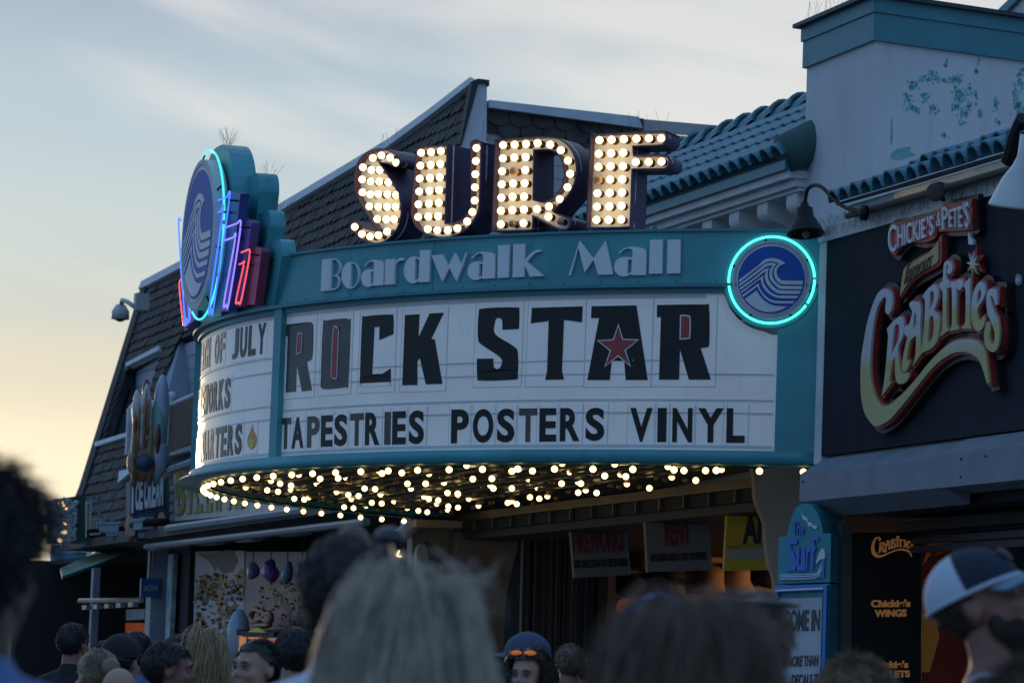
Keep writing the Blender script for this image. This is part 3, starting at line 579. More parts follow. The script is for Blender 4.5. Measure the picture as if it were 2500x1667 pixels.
emblem(lambda x, y, off: cm.W(ce[0] - Rr * x / 5.93, ce[1] + Rr * y, off), Rr, t, .05, 1.10, NCY, .0)
# ------------------------------------------------------------------ stepped neon sign at the tip
py = thing('neon_pylon_sign', 'stepped teal neon sign with oval-looking wave disc at the tip of the marquee', 'neon sign', F(SC, 5.9, ZF))
MC, ZC, RM = 6.06, 3.53, .60
emblem(lambda x, y, off: F(SC - RM * x, MC + off, ZC + RM * y), RM, py, .10, 1.12, mat('neon_cyan_dim', (.1, .8, .8), .3, emit=(.06, .85, .78), es=1.1), -.05)
def arch(hw, ztop, zbot, rad, hb):
    lp = [(-hb, zbot), (hb, zbot)]
    lp += [(hw - rad + rad * sin(radians(90 - k * 9)), ztop - rad + rad * cos(radians(90 - k * 9))) for k in range(11)]
    lp += [(-hw + rad - rad * sin(radians(k * 9)), ztop - rad + rad * cos(radians(k * 9))) for k in range(11)]
    return lp
class SM:
    def W(self, p, q, off=0): return F(SC + p, off, q)
sm = SM()
for nm, hw, zt_, zb_, rad, hb, m0, m1 in (('centre_body', .62, 4.25, 2.86, .55, .36, 5.74, 5.93), ('stepped_body', .93, 3.95, 2.86, .16, .70, 5.64, 5.80), ('stepped_body', 1.27, 3.62, 2.86, .14, 1.05, 5.66, 5.78), ('stepped_body', 1.60, 3.36, 2.86, .14, 1.40, 5.65, 5.76)):
    mb = MB(); prism_pq(mb, sm, [arch(hw, zt_, zb_, rad, hb)], m0, m1); mb.build(nm, TEAL, py)
fin_m = dict(blue_fin=5.97, purple_fin=5.91, red_fin=5.87)
for sgn in (1, -1):
    for nm, pxs, m_, tubes, nm_ in (('blue_fin', [(368, 495), (395, 465), (480, 465), (520, 495), (515, 560), (432, 1380, 1), (330, 1378, 1)], NAVY, [[(325, 540), (420, 508, 1), (438, 530), (318, 1350), (303, 1360), (285, 1350), (390, 620), (375, 615, 1), (322, 633)]], NBL),
                                   ('purple_fin', [(505, 700), (530, 680), (590, 678), (605, 705), (600, 770), (525, 1345, 1), (430, 1355, 1)], VIO, [[(340, 765), (500, 707, 1), (525, 735), (435, 1310), (415, 1328), (398, 1310), (485, 820), (470, 815, 1), (325, 865)]], NPU),
                                   ('red_fin', [(575, 910), (600, 888), (665, 888), (682, 915), (680, 965), (632, 1328, 1), (540, 1332, 1)], MAR, [[(530, 930), (575, 912, 1), (595, 945), (530, 1295), (508, 1310), (490, 1298), (550, 1020), (540, 1012, 1), (515, 1020)]], NRD)):
        pl = PM(fin_m[nm]); L2 = [pl.px(*p) for p in smooth_loop(Z('A', pxs), 4)]
        if sgn < 0: L2 = [(2 * SC - p, q) for p, q in L2]
        mb = MB(); prism_pq(mb, pl, [L2], -.07, 0); mb.build(nm, m_, py)
        for tb in tubes:
            ptp = px_path(PM(fin_m[nm] + .07), Z('A', tb), 0, 5)
            if sgn < 0:
                q = []; ptp = ptp[5:-5]
                for p in ptp:
                    h = p - O; s_ = h.dot(E); q.append(p + E * (2 * SC - 2 * s_ - .10))
                ptp = q
            mb = MB(); mb.tube(ptp, .0068, 6); mb.build('neon_tube', nm_, py, True)
            mb = MB()
            for fr_ in (.25, .75):
                p = ptp[int(fr_ * (len(ptp) - 1))]; mb.tube([p, p - NN * .09], .008, 5)
            mb.build('tube_support', IRON, py)
tp = []
for hw, z0, m_ in ((.30, 4.25, 5.85), (.93, 3.90, 5.72), (1.27, 3.58, 5.68), (1.6, 3.30, 5.62)):
    spikes('bird_spikes', [F(SC - hw + .12, m_, z0 - .01), F(SC - hw - .02, m_, z0 - .04)] if hw > .4 else [F(SC - .12, m_, z0 - .01), F(SC + .12, m_, z0 - .01)], SPIKE, py, .17, 80, .8, int(hw * 100))
# ================================================================== restaurant at the right
ZS0, ZS1 = 1.668, 3.13
rb = thing('restaurant_building', 'stucco restaurant front at the right with a teal tiled canopy', 'building', F(-1.2, 2.4, -EYE))
mb = MB(); mb.fbox(-7, .62, 2.0, 2.80, ZS0 - .1, 3.29); mb.build('upper_wall', STUCCO, rb)
mb = MB(); mb.fbox(.515, .64, 2.6, 2.872, ZS0 - .05, 3.13); mb.build('corner_board', WTRIM, rb)
mb = MB(); mb.fbox(-7, .64, 2.6, 2.885, 3.132, 3.235); mb.build('trim_board', WTRIM, rb)
mb = MB(); mb.fbox(-7, .0, 2.60, 2.93, 3.236, 3.315); fb = mb.build('canopy_fascia', TEAL, rb)
mb = MB(); mb.fbox(-7, -.80, 2.925, 2.945, 3.245, 3.31); mb.build('fascia_reflection', mat('cream_reflection', (.42, .38, .24), .25, streak=.3, streak_col=(.2, .34, .33)), rb)  # warm reflection on the teal fascia, put in as a cream strip
spikes('bird_spikes', [F(.6, 2.89, 3.235), F(-3.2, 2.89, 3.235)], SPIKE, rb, .07, 60, .5, 3)
spikes('hanging_spikes', [F(.5, 2.90, 3.225), F(-3.2, 2.90, 3.225)], SPIKE, rb, .085, 60, .5, 5, up=-UP)
mb = MB(); mb.tube([F(-.1, 2.98, 3.228), F(-3.3, 2.98, 3.228)], .022, 8); mb.build('conduit', mat('rusty_conduit', (.06, .045, .045), .7), rb)
# barrel tiles on the canopy
TILE = mat('teal_clay_tile', (.045, .18, .25), .55, var=.35, scale=9, bump=.35, bscale=25, streak=.35, streak_col=(.20, .09, .06))
def barrel(mb, a, b, r, side, n=7):
    """half-round tile from a (high) to b (low), open below"""
    ax = (b - a).normalized(); up = side.cross(ax); up = up if up.z > 0 else -up
    v = []
    for p, rr in ((a, r * .86), (b, r)):
        for sc_ in (1, .84):
            for k in range(n + 1): t = pi * k / n; v.append(p + side * (cos(t) * rr * sc_) + up * (sin(t) * rr * sc_))
    m = n + 1; f = []
    for k in range(n): f += [(k, k + 1, 2 * m + k + 1, 2 * m + k), (m + k, m + k + 1, 3 * m + k + 1, 3 * m + k), (k, k + 1, m + k + 1, m + k), (2 * m + k, 2 * m + k + 1, 3 * m + k + 1, 3 * m + k)]
    mb.add(v, f)
mb = MB(); rnd = random.Random(4)
for k in range(36):
    s_ = .0 - k * .185
    for j, (m0, z0, m1, z1) in enumerate(((2.72, 3.445, 3.04, 3.335), (2.42, 3.60, 2.74, 3.475))):
        if j == 1 and k < 3: continue
        dz = rnd.uniform(-.012, .012); barrel(mb, F(s_ - .09 * j, m0, z0 + dz), F(s_ - .09 * j, m1, z1 + dz), .088, E)
mb.build('tile_canopy', TILE, rb)
mb = MB(); mb.box(F(.1, 2.98, 3.318), E * -7.1, NN * -.6 + UP * .2, UP * .02); mb.build('canopy_deck', mat('canopy_deck_dark', (.03, .03, .035), .8), rb)
# restaurant interior
pm1 = PM(1.9)
mb = MB(); mb.fbox(-7, .3, .4, .5, -EYE, 1.5); mb.build('back_wall', DARK, rb)
mb = MB(); mb.fbox(-7, .30, .5, 2.79, 1.26, 1.60); mb.build('ceiling_slab', DARK, rb)
for z_ in (1.02, 1.08, 1.14, 1.20):
    mb = MB(); mb.fbox(-7, .12, 2.35, 2.40, z_, z_ + .045); mb.build('shutter_guide', mat('dark_guide', (.03, .035, .045), .5), rb)
shape('door_jamb', PS(.0), [corner([(2056, 1278), (2080, 1278), (2076, 2300), (2050, 2300)])], -.4, 0, mat('dark_jamb', (.06, .055, .055), .6, bump=.3), rb)
mb = MB(); mb.fbox(-7, .02, 1.9, 2.55, 1.15, 1.22); mb.build('door_header', IRON, rb)
# menu boards inside
t = thing('menu_board', 'tall black menu board with orange lettering inside the restaurant', 'menu board', F(-.6, 1.95, -EYE))
mbp = PS(.06); q = [(2080, 1300, 1), (2250, 1297, 1), (2248, 1760, 1), (2078, 1760, 1)]
shape('panel', mbp, [q], -.04, 0, mat('menu_black', (.008, .007, .008), .35), t)
ORG = mat('menu_orange', (.62, .30, .09), .5, emit=(.9, .36, .10), es=.10)  # faint glow added so the lettering shows in the dark interior
for wd, qd in (("Chickie's", [(792, 912), (1102, 908), (1102, 968), (792, 972)]), ('WINGS', [(820, 990), (1072, 985), (1072, 1045), (820, 1048)]), ("Chickie's", [(780, 1392), (1085, 1388), (1085, 1448), (780, 1450)]), ('CUTLETS', [(780, 1470), (1098, 1465), (1098, 1520), (780, 1525)])):
    text('menu_lettering', wd, mbp, qd, 0, .006, ORG, t, bold=.045, z='Q')
# burst-painted panel beside it
A_ = [(180, 1425), (1262, 600), (810, -10)]; B_ = [(1525, 708), (2080, 590), (1835, 395)]
def aff(p):
    (x0, y0), (x1, y1), (x2, y2) = A_; d_ = (x1 - x0) * (y2 - y0) - (x2 - x0) * (y1 - y0); a = ((p[0] - x0) * (y2 - y0) - (x2 - x0) * (p[1] - y0)) / d_; b = ((x1 - x0) * (p[1] - y0) - (p[0] - x0) * (y1 - y0)) / d_
    return (B_[0][0] + a * (B_[1][0] - B_[0][0]) + b * (B_[2][0] - B_[0][0]), B_[0][1] + a * (B_[1][1] - B_[0][1]) + b * (B_[2][1] - B_[0][1]), *p[2:])
MENU = t
t = thing('painted_panel', 'orange and red sunburst panel beside the black menu board', 'panel', F(-1.6, 1.9, -EYE))
shape('panel', PS(.1), [corner([(2250, 1297), (2560, 1290), (2560, 1760), (2250, 1760)])], -.04, 0, mat('deep_red_panel', (.11, .018, .012), .5, emit=(.5, .05, .02), es=.014), t)  # dim red glow put into the panel to brighten it
YO = mat('ochre_ray', (.26, .13, .03), .5, emit=(.6, .26, .05), es=.05); RO = mat('rust_ray', (.20, .06, .015), .5, emit=(.6, .14, .03), es=.04)  # rays carry an added faint glow too
for lp, m_ in (([(1200, 640), (1250, 470), (1330, 400), (1360, 400), (1255, 560)], YO), ([(1180, 1480), (1195, 960), (1260, 870), (1330, 1200), (1250, 1480)], YO), ([(1340, 400), (1620, 395), (1450, 520), (1300, 560)], RO), ([(1200, 760), (1300, 640), (1400, 760), (1300, 980)], RO)):
    shape('sun_ray', PS(.1), [corner(lp)], 0, .006, m_, t, z='Q')
t = thing('lit_menu', 'grey framed menu sign with a pale top edge, behind the capped man', 'menu board', F(-2.2, 2.0, .5))
shape('panel', PS(-.15), [corner([(2330, 1322), (2560, 1306), (2560, 1420), (2330, 1428)])], -.03, 0, mat('menu_grey', (.10, .095, .09), .5), t)
shape('frame', PS(-.15), [corner([(2328, 1317), (2560, 1300), (2560, 1309), (2328, 1325)])], -.01, .02, mat('pale_wood', (.45, .33, .2), .5), t)
# ------------------------------------------------------------------ the big sign board
sg = thing('restaurant_sign', 'big dark sign board with red-edged cream lettering and a long swoosh', 'sign', F(-1.5, 2.87, ZS0))
mb = MB(); mb.fbox(-5.2, .51, 2.80, 2.87, ZS0, ZS1); mb.build('board', mat('slate_board', (.020, .024, .034), .75, var=.15, scale=1.5, streak=.5, streak_col=(.045, .052, .07), spec=.12), sg)
cl = Shift(PM(2.96), .09); BACK = mat('sign_backing', (.008, .008, .010), .4); SRED = mat('sign_red', (.30, .022, .020), .45)
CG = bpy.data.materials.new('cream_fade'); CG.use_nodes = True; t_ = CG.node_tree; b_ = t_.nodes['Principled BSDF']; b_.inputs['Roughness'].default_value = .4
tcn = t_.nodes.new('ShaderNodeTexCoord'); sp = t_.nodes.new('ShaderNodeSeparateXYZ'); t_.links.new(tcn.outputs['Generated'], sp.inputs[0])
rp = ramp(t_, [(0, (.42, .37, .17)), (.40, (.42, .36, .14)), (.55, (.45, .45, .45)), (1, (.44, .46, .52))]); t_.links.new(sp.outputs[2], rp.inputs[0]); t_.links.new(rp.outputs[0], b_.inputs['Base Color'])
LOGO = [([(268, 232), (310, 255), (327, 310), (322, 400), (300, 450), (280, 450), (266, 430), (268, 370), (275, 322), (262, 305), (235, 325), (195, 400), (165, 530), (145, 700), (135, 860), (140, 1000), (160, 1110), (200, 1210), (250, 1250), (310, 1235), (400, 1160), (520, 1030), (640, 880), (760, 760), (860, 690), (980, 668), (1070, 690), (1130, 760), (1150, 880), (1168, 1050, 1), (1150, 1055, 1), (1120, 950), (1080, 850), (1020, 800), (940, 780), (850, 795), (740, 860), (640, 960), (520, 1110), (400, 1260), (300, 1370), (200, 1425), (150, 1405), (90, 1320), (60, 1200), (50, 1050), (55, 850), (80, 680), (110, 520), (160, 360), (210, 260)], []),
        ([(280, 580, 1), (330, 520), (390, 475), (420, 490), (428, 550), (420, 640), (385, 720, 1), (375, 770), (385, 850), (402, 940), (430, 965), (475, 955, 1), (470, 1000), (440, 1045), (395, 1060), (362, 1035), (350, 960), (350, 860), (343, 822, 1), (325, 890), (302, 1035, 1), (322, 1045, 1), (235, 1165, 1), (242, 1110), (255, 1040), (275, 850), (290, 650), (285, 610, 1)], [[(355, 548), (380, 545), (388, 600), (375, 680), (345, 750), (318, 800, 1), (330, 680), (343, 575)]]),
        ([(480, 352), (520, 340), (560, 355), (575, 420), (570, 560), (575, 700), (585, 790, 1), (500, 910, 1), (525, 820), (532, 720), (535, 640, 1), (505, 660), (480, 700), (452, 845, 1), (475, 860), (470, 900), (440, 955), (415, 940), (412, 880), (425, 800), (445, 700), (460, 655, 1), (430, 615), (435, 560, 1), (475, 540, 1), (500, 440), (490, 410), (477, 385)], [[(522, 440), (533, 462), (532, 540), (508, 585, 1), (512, 500)]]),
        ([(590, 300, 1), (630, 240), (690, 195), (720, 215), (728, 290), (715, 350), (690, 420, 1), (730, 460), (742, 520), (735, 600), (715, 690), (660, 755), (580, 790, 1), (600, 600), (612, 350)], [[(655, 272), (680, 255), (690, 290), (680, 350), (650, 420, 1)], [(652, 482), (680, 475), (690, 540), (682, 630), (660, 680), (637, 695, 1), (645, 580)]]),
        ([(775, 25), (800, -8), (835, 0), (850, 40), (842, 88), (825, 105), (805, 95), (808, 60), (812, 27), (798, 35), (795, 90), (800, 145), (825, 165, 1), (825, 225, 1), (800, 225, 1), (802, 540), (820, 580, 1), (818, 592, 1), (740, 650, 1), (745, 620), (762, 560), (765, 260, 1), (735, 215, 1), (740, 180, 1), (765, 160)], []),
        ([(830, 170, 1), (885, 165, 1), (910, 150), (938, 160), (942, 200), (925, 235), (905, 245), (890, 222), (885, 255), (885, 520), (905, 570, 1), (905, 585, 1), (825, 602, 1), (828, 580), (845, 530), (845, 240), (832, 225)], []),
        ([(950, 190, 1), (1005, 130, 1), (1005, 540, 1), (1015, 580, 1), (930, 578, 1), (938, 550), (960, 520), (965, 240), (950, 225, 1)], []),
        ([(1095, 170), (1130, 195), (1138, 260), (1120, 320), (1080, 380), (1066, 430), (1075, 490), (1095, 505), (1118, 470), (1132, 480), (1125, 550), (1090, 598), (1050, 590), (1020, 520), (1013, 420), (1025, 300), (1055, 210)], [[(1090, 240), (1100, 262), (1095, 310), (1068, 360, 1), (1065, 310), (1075, 262)]]),
        ([(1155, 260), (1190, 232), (1238, 235, 1), (1240, 370, 1), (1225, 375, 1), (1205, 312), (1183, 295), (1187, 340), (1215, 430), (1250, 510), (1262, 600), (1250, 720), (1215, 780), (1170, 770), (1135, 720), (1125, 630), (1145, 540), (1165, 520), (1180, 560), (1172, 640), (1182, 690), (1200, 712), (1215, 680), (1213, 600), (1190, 530), (1155, 440), (1145, 340)], [])]
for lp, holes in LOGO:
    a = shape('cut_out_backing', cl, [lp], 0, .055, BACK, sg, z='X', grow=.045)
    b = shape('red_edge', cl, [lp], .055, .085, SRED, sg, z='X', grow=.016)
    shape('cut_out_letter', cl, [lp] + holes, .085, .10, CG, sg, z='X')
shape('cut_out_backing', cl, [[(330, 1480, 1), (345, 1330), (372, 1130), (400, 1060), (520, 970), (700, 870), (800, 780), (905, 590, 1), (905, 930), (880, 1030), (760, 1110), (600, 1200), (480, 1290), (390, 1410)]], 0, .05, BACK, sg, z='Y', grow=.03)
shape('red_edge', cl, [[(330, 1500, 1), (345, 1330), (372, 1130), (400, 1040), (520, 950), (700, 850), (800, 750), (905, 590, 1), (905, 930), (870, 1030), (760, 1100), (600, 1190), (480, 1290), (390, 1420)]], .05, .08, SRED, sg, z='Y')
shape('banner', cl, [[(330, 1470, 1), (345, 1330), (375, 1130), (410, 1062), (520, 985), (700, 885), (800, 795), (870, 690, 1), (872, 930), (845, 1000), (760, 1060), (600, 1150), (480, 1250), (400, 1355)]], .08, .09, mat('banner_ochre', (.40, .30, .11), .5), sg, z='Y')
text('banner_lettering', 'famous', cl, [(440, 1010), (815, 800), (775, 1050), (395, 1310)], .09, .096, BACK, sg, bold=.0, shear=.15, z='Y')
for lp in ([(150, 660), (168, 490), (225, 430), (480, 405), (820, 285, 1), (830, 600), (720, 690), (600, 712), (430, 690), (310, 800), (245, 885), (185, 850)], [(845, 270), (960, 180), (1330, 85, 1), (1335, 450), (1300, 525), (940, 548), (860, 535)]):
    shape('cut_out_backing', cl, [lp], 0, .05, BACK, sg, z='Y', grow=.03); shape('red_edge', cl, [lp], .05, .08, SRED, sg, z='Y')
SW = mat('sign_white', (.50, .52, .58), .4)
for ch, qd, b_ in (('C', [(165, 480), (285, 440), (290, 830), (175, 865)], 0), ('HICKIE', [(300, 480), (695, 365), (700, 640), (300, 785)], .0), ("'S", [(720, 345), (805, 310), (810, 600), (735, 620)], 0), ('&', [(855, 290), (915, 275), (918, 470), (858, 490)], -.01), ('P', [(930, 215), (1015, 195), (1020, 515), (935, 525)], 0), ('ETE', [(1030, 250), (1215, 190), (1220, 495), (1030, 490)], 0), ("'S", [(1232, 140), (1312, 110), (1315, 500), (1232, 505)], 0)):
    text('top_lettering', ch, cl, qd, .08, .095, SRED if ch == '&' and 0 else SW, sg, bold=b_ + .01, z='Y')
def star(c, r0, r1, n, rot=0, sx=1): return [(c[0] + sx * (r0 if k % 2 == 0 else r1) * sin(rot + pi * k / n), c[1] - (r0 if k % 2 == 0 else r1) * cos(rot + pi * k / n), 1) for k in range(2 * n)]
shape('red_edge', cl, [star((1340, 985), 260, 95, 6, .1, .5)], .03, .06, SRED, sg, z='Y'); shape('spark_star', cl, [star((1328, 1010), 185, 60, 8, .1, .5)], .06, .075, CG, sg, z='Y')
shape('bottle', cl, [[(1258, 570, 1), (1283, 570, 1), (1285, 620), (1322, 680), (1322, 735, 1), (1262, 738, 1), (1255, 640)]], .05, .07, SW, sg, z='Y')
shape('mark_ring', cl, [[(1835 + 34 * cos(2 * pi * k / 24), 1225 - 78 * sin(2 * pi * k / 24), 1) for k in range(24)], [(1835 + 28 * cos(2 * pi * k / 24), 1225 - 70 * sin(2 * pi * k / 24), 1) for k in range(24)]], 0, .012, SW, sg, z='Y')
text('mark_lettering', 'R', cl, [(1818, 1185), (1854, 1180), (1854, 1260), (1818, 1265)], 0, .012, SW, sg, z='Y')
for lp, holes in LOGO: shape('menu_logo', mbp, [[aff(p) for p in l_] for l_ in [lp] + holes], 0, .006, ORG, MENU, z='O')
# ------------------------------------------------------------------ roller shutter housing
rs = thing('shutter_housing', 'long grey folded-metal roller shutter box under the dark restaurant sign', 'shutter box', F(-2, 2.9, 1.2))
ps = PS(.86); cr = [ps.px(*p) for p in Z('W', [(190, 520), (65, 660), (50, 945), (190, 1112)])]
cr = [(2.872, cr[0][1])] + [(-p, q) for p, q in cr[1:3]] + [(2.872, cr[3][1])]
hp = PM(3.04); ha = hp.px(*Z('W', [(58, 660)])[0]); hb = hp.px(*Z('W', [(50, 945)])[0]); s_end = ha[0]; cr = [(2.872, PM(2.872).px(*Z('W', [(190, 520)])[0])[1]), (3.04, ha[1]), (3.042, hb[1]), (2.872, PM(2.872).px(*Z('W', [(190, 1112)])[0])[1])]
class SX:
    def __init__(s_, off): s_.o = off
    def W(s_, p, q, off=0): return F(s_.o + off, p, q)
mb = MB(); prism_pq(mb, SX(0), [cr], -1.92, s_end); mb.build('box_section', GREY, rs)
mb = MB(); prism_pq(mb, SX(0), [[(2.872, cr[0][1] + .01), (cr[1][0] + .02, cr[1][1] + .01), (cr[2][0] + .02, cr[2][1] - .005), (2.872, cr[2][1] - .03)]], -5.5, -1.86); mb.build('box_section', GREY, rs)
mb = MB()
for s_, z_ in ((s_end - .06, (cr[1][1] + cr[2][1]) / 2 + .04), (-2.2, cr[1][1] - .03), (-2.2, cr[2][1] + .05), (-2.55, cr[1][1] - .03)): mb.ell(F(s_, cr[1][0] + (.022 if s_ < -1.8 else .004), z_), .008, 8, 6)
mb.build('screw', IRON, rs)
# ------------------------------------------------------------------ gooseneck lamps
def gooseneck(label, pth, pln, cap_pts, m_, arm_m):
    P_ = px_path(pln, pth, 0, 6)
    t = thing('gooseneck_lamp', label, 'lamp', P_[0], 'gooseneck lamps over the signs')
    mb = MB(); mb.tube(P_, .014, 8); mb.build('arm', arm_m, t, True)
    mb = MB(); mb.lathe(P_[0] - NN * .0, NN, [(0, -.02), (.05, -.02), (.05, .01), (.02, .03), (0, .03)], 16); mb.build('wall_plate', arm_m, t, True)
    (c0, c1, prof) = cap_pts; a = pln.W(*pln.px(*c0)); b = pln.W(*pln.px(*c1)); mb = MB(); mb.lathe(a, b - a, [(r, h * (b - a).length) for r, h in prof], 24); mb.build('shade', m_, t, True)
    mb = MB(); mb.ell(a.lerp(b, .82), .03, 12, 8); mb.build('bulb', BULBO, t, True)
gooseneck('black gooseneck lamp with a flared shade, hanging over the cyan ring', [(2108, 520), (2060, 505), (2030, 480), (2008, 458), (1990, 452), (1972, 462), (1966, 490), (1966, 500)], PM(3.05),
          ((1964, 496), (1968, 586), [(0, 0), (.028, 0), (.03, .10), (.055, .14), (.062, .38), (.075, .44), (.128, .82), (.131, .84), (.120, .82), (.055, .48), (0, .42)]), IRON, IRON)
gooseneck('white cone-shaped gooseneck lamp at the right picture edge', [(2560, 300), (2540, 290), (2525, 300), (2518, 340)], PM(3.1),
          ((2512, 330), (2492, 508), [(0, 0), (.05, 0), (.055, .30), (.075, .42), (.13, .62), (.19, .96), (.195, 1.0), (.18, .97), (.06, .5), (0, .45)]), mat('white_enamel', (.55, .56, .58), .3), IRON)
t = thing('floodlight', 'small dark floodlight clipped to the rusty conduit above the lettering', 'spotlight', F(-1.25, 3.0, 3.33))
p = PM(3.0).W(*PM(3.0).px(2288, 466)); mb = MB(); mb.lathe(p, Vector((-.3, -.9, -.3)), [(0, -.09), (.045, -.08), (.05, -.02), (.06, .05), (.055, .06), (0, .05)], 16); mb.build('housing', mat('weathered_grey', (.07, .07, .075), .7, bump=.3), t, True)
mb = MB(); mb.tube([p, p + UP * -.06 - NN * .05], .015, 6); mb.build('bracket', IRON, t)
t = thing('junction_box', 'dark box and conduit under the tiles at the right picture edge', 'conduit box', F(-2.6, 3.05, 3.5))
mb = MB(); mb.tube(px_path(PM(3.05), [(2500, 290), (2482, 330), (2470, 375), (2462, 395)]), .05, 8); mb.build('conduit', IRON, t)
pj = PM(3.05); p = pj.W(*pj.px(2455, 398)); mb = MB(); mb.box(p, E * -.45, NN * -.2, UP * .03); mb.build('shelf_bracket', IRON, t)
# ------------------------------------------------------------------ tower
tw = thing('stucco_tower', 'square white stucco tower with a teal metal parapet and peeling paint', 'tower', F(0, 1.9, -EYE))
tl = PM(1.9); c0 = tl.px(*Z('E', [(650, 310)])[0]); C0 = tl.W(*c0); z0 = c0[1]
p1 = atz(*Z('E', [(1788, 470)])[0], z0); dr = (p1 - C0); dr.z = 0; dr.normalize(); nr = dr.cross(UP); nr = nr if nr.y < 0 else -nr
tr = Flat(Vector((C0.x, C0.y, EYE)), dr, UP, nr)
zb, ztp = 0, tl.px(*Z('E', [(652, -5)])[0])[1]; sl = tl.px(*Z('E', [(125, 560)])[0])[0]; LR = 7.0
dl = (tl.W(sl, 0) - tl.W(c0[0], 0)); dep = -dr
def tower_box(mb, lo, hi, g):
    a = Vector((C0.x, C0.y, 0)) + Vector((0, 0, EYE + lo)); u_ = dl.normalized(); a = a - u_ * g + nr * 0
    o_ = Vector((C0.x, C0.y, EYE + lo)) - u_ * g - dr * g
    mb.box(o_, u_ * (dl.length + 2 * g), dr * (LR + 2 * g), UP * (hi - lo))
mb = MB(); tower_box(mb, 1.9, z0, 0); mb.build('shaft', STUCCO, tw)
zmid = tl.px(*Z('E', [(655, 103)])[0])[1]
mb = MB(); tower_box(mb, z0 - .005, zmid, .03); mb.build('parapet_band', TEALD, tw)
mb = MB(); tower_box(mb, zmid, ztp, .045); mb.build('parapet_band', TEALD, tw)
mb = MB(); tower_box(mb, ztp, ztp + .03, .10); mb.build('coping', mat('dark_coping', (.02, .03, .04), .5), tw)
spikes('bird_spikes', [tl.W(c0[0] - .1, ztp + .03), tl.W(sl + .1, ztp + .03)], SPIKE, tw, .22, 22, .5, 8)
spikes('bird_spikes', [tr.W(2.2, ztp + .03), tr.W(6.5, ztp + .03)], SPIKE, tw, .22, 22, .5, 9)
rnd = random.Random(12); mb = MB()
def blot(u, v, w_, h_, n):
    for _ in range(int(n * 1.9)):
        uu = u + rnd.gauss(0, w_); vv = v + rnd.gauss(0, h_); r = abs(rnd.gauss(0, 1)) * 1.9 + .6; k = 7; a0 = rnd.random() * 6
        prism_pq(mb, tr, [[tr.px(uu + r * rnd.uniform(.5, 1.3) * cos(a0 + 2 * pi * i / k), vv + r * rnd.uniform(.6, 1.8) * sin(a0 + 2 * pi * i / k)) for i in range(k)]], -.001, .002, False)
for x, y, w_, h_, n in ((370, 610, 9, 8, 16), (340, 700, 9, 10, 18), (365, 770, 9, 5, 10), (440, 560, 9, 8, 12), (490, 550, 5, 10, 10), (540, 555, 8, 6, 12), (590, 570, 6, 5, 8), (650, 570, 7, 6, 10), (700, 560, 7, 8, 14), (690, 660, 9, 12, 26), (715, 690, 6, 10, 14), (690, 760, 10, 8, 24), (765, 765, 5, 8, 14), (770, 640, 5, 12, 10), (820, 500, 3, 5, 8), (818, 690, 2, 12, 8), (610, 460, 3, 6, 7), (460, 690, 9, 9, 14), (520, 770, 9, 7, 12), (740, 810, 9, 5, 12), (965, 750, 4, 12, 14), (600, 960, 6, 5, 9), (840, 810, 4, 5, 6), (1135, 520, 7, 9, 14), (1140, 600, 8, 8, 12), (1100, 660, 6, 6, 9), (1115, 750, 8, 8, 18), (1130, 800, 7, 4, 9), (740, 870, 8, 6, 7), (980, 880, 6, 4, 7), (830, 440, 4, 6, 5)):
    uu, vv = Z('T', [(x, y)])[0]; blot(uu, vv, w_ * .8, h_ * .8, n)
for lp in ([(225, 830), (230, 900), (228, 990), (220, 1022), (214, 990), (217, 880)], [(215, 1100), (260, 1060), (350, 1040), (355, 1075), (390, 1100), (330, 1120), (270, 1135), (230, 1130)], [(350, 765), (385, 755), (425, 770), (415, 815), (385, 785)]):
    prism_pq(mb, tr, [[tr.px(*p) for p in smooth_loop(Z('T', lp))]], -.001, .002, False)
mb.build('peeling_paint', mat('old_teal_paint', (.16, .40, .42), .7, var=.3), tw)
mb = MB(); tower_box(mb, 2.2, 3.35, .012); mb.build('lower_render', STUCCO, tw)
# another roof beyond the tower
t = thing('gable_roof', 'sliver of a teal-edged white gable behind the tower at the top right corner', 'roof', F(-1, -6, 6))
bp = PM(-6.0); shape('gable_wall', bp, [corner([(2440, 34), (2500, -20), (2640, -20), (2640, 90), (2440, 90)])], -.2, 0, STUCCO, t); shape('barge_board', bp, [corner([(2438, 34), (2500, -25), (2520, -25), (2462, 34)])], 0, .06, TEALD, t)
# ================================================================== tiled mall building behind the marquee
ml = thing('mall_building', 'white mall building with a teal barrel-tile roof and bracketed cornice', 'building', F(5, 1.4, -EYE))
mb = MB(); mb.fbox(3.5, 11.3, .2, 1.55, 2.2, 4.55); mb.build('upper_wall', STUCCO, ml)
ce_ = PM(2.05); a_ = ce_.px(*Z('R', [(2010, 640)])[0]); s_r = a_[0]; zc = a_[1]
zt_g = ce_.px(*Z('R', [(2000, 560)])[0])[1]
mb = MB(); mb.fbox(s_r, 11.3, 1.0, 2.05, zc - .06, zc); mb.fbox(s_r + .03, 11.3, 1.0, 1.99, zc - .12, zc - .06); mb.fbox(s_r + .05, 11.3, 1.0, 1.95, zc - .15, zc - .12); mb.build('cornice', WTRIM, ml)
mb = MB(); mb.fbox(s_r - .01, 11.3, 1.0, 2.09, zc, zt_g); mb.build('gutter_board', TEALD, ml)
for k in range(14):
    s_ = s_r + .12 + k * .62
    if s_ > 11: break
    lp = [(1.55, zc - .15), (1.93, zc - .15), (1.93, zc - .24), (1.88, zc - .30), (1.76, zc - .34), (1.68, zc - .44), (1.55, zc - .48)]
    mb = MB(); prism_pq(mb, SX(0), [smooth_loop([(p, q, 1) if i in (0, 1, 6) else (p, q) for i, (p, q) in enumerate(lp)])], s_, s_ + .22); mb.build('bracket', WTRIM, ml)
rdg = PM(.9); zr_ = rdg.px(*Z('R', [(2150, 120)])[0])[1]
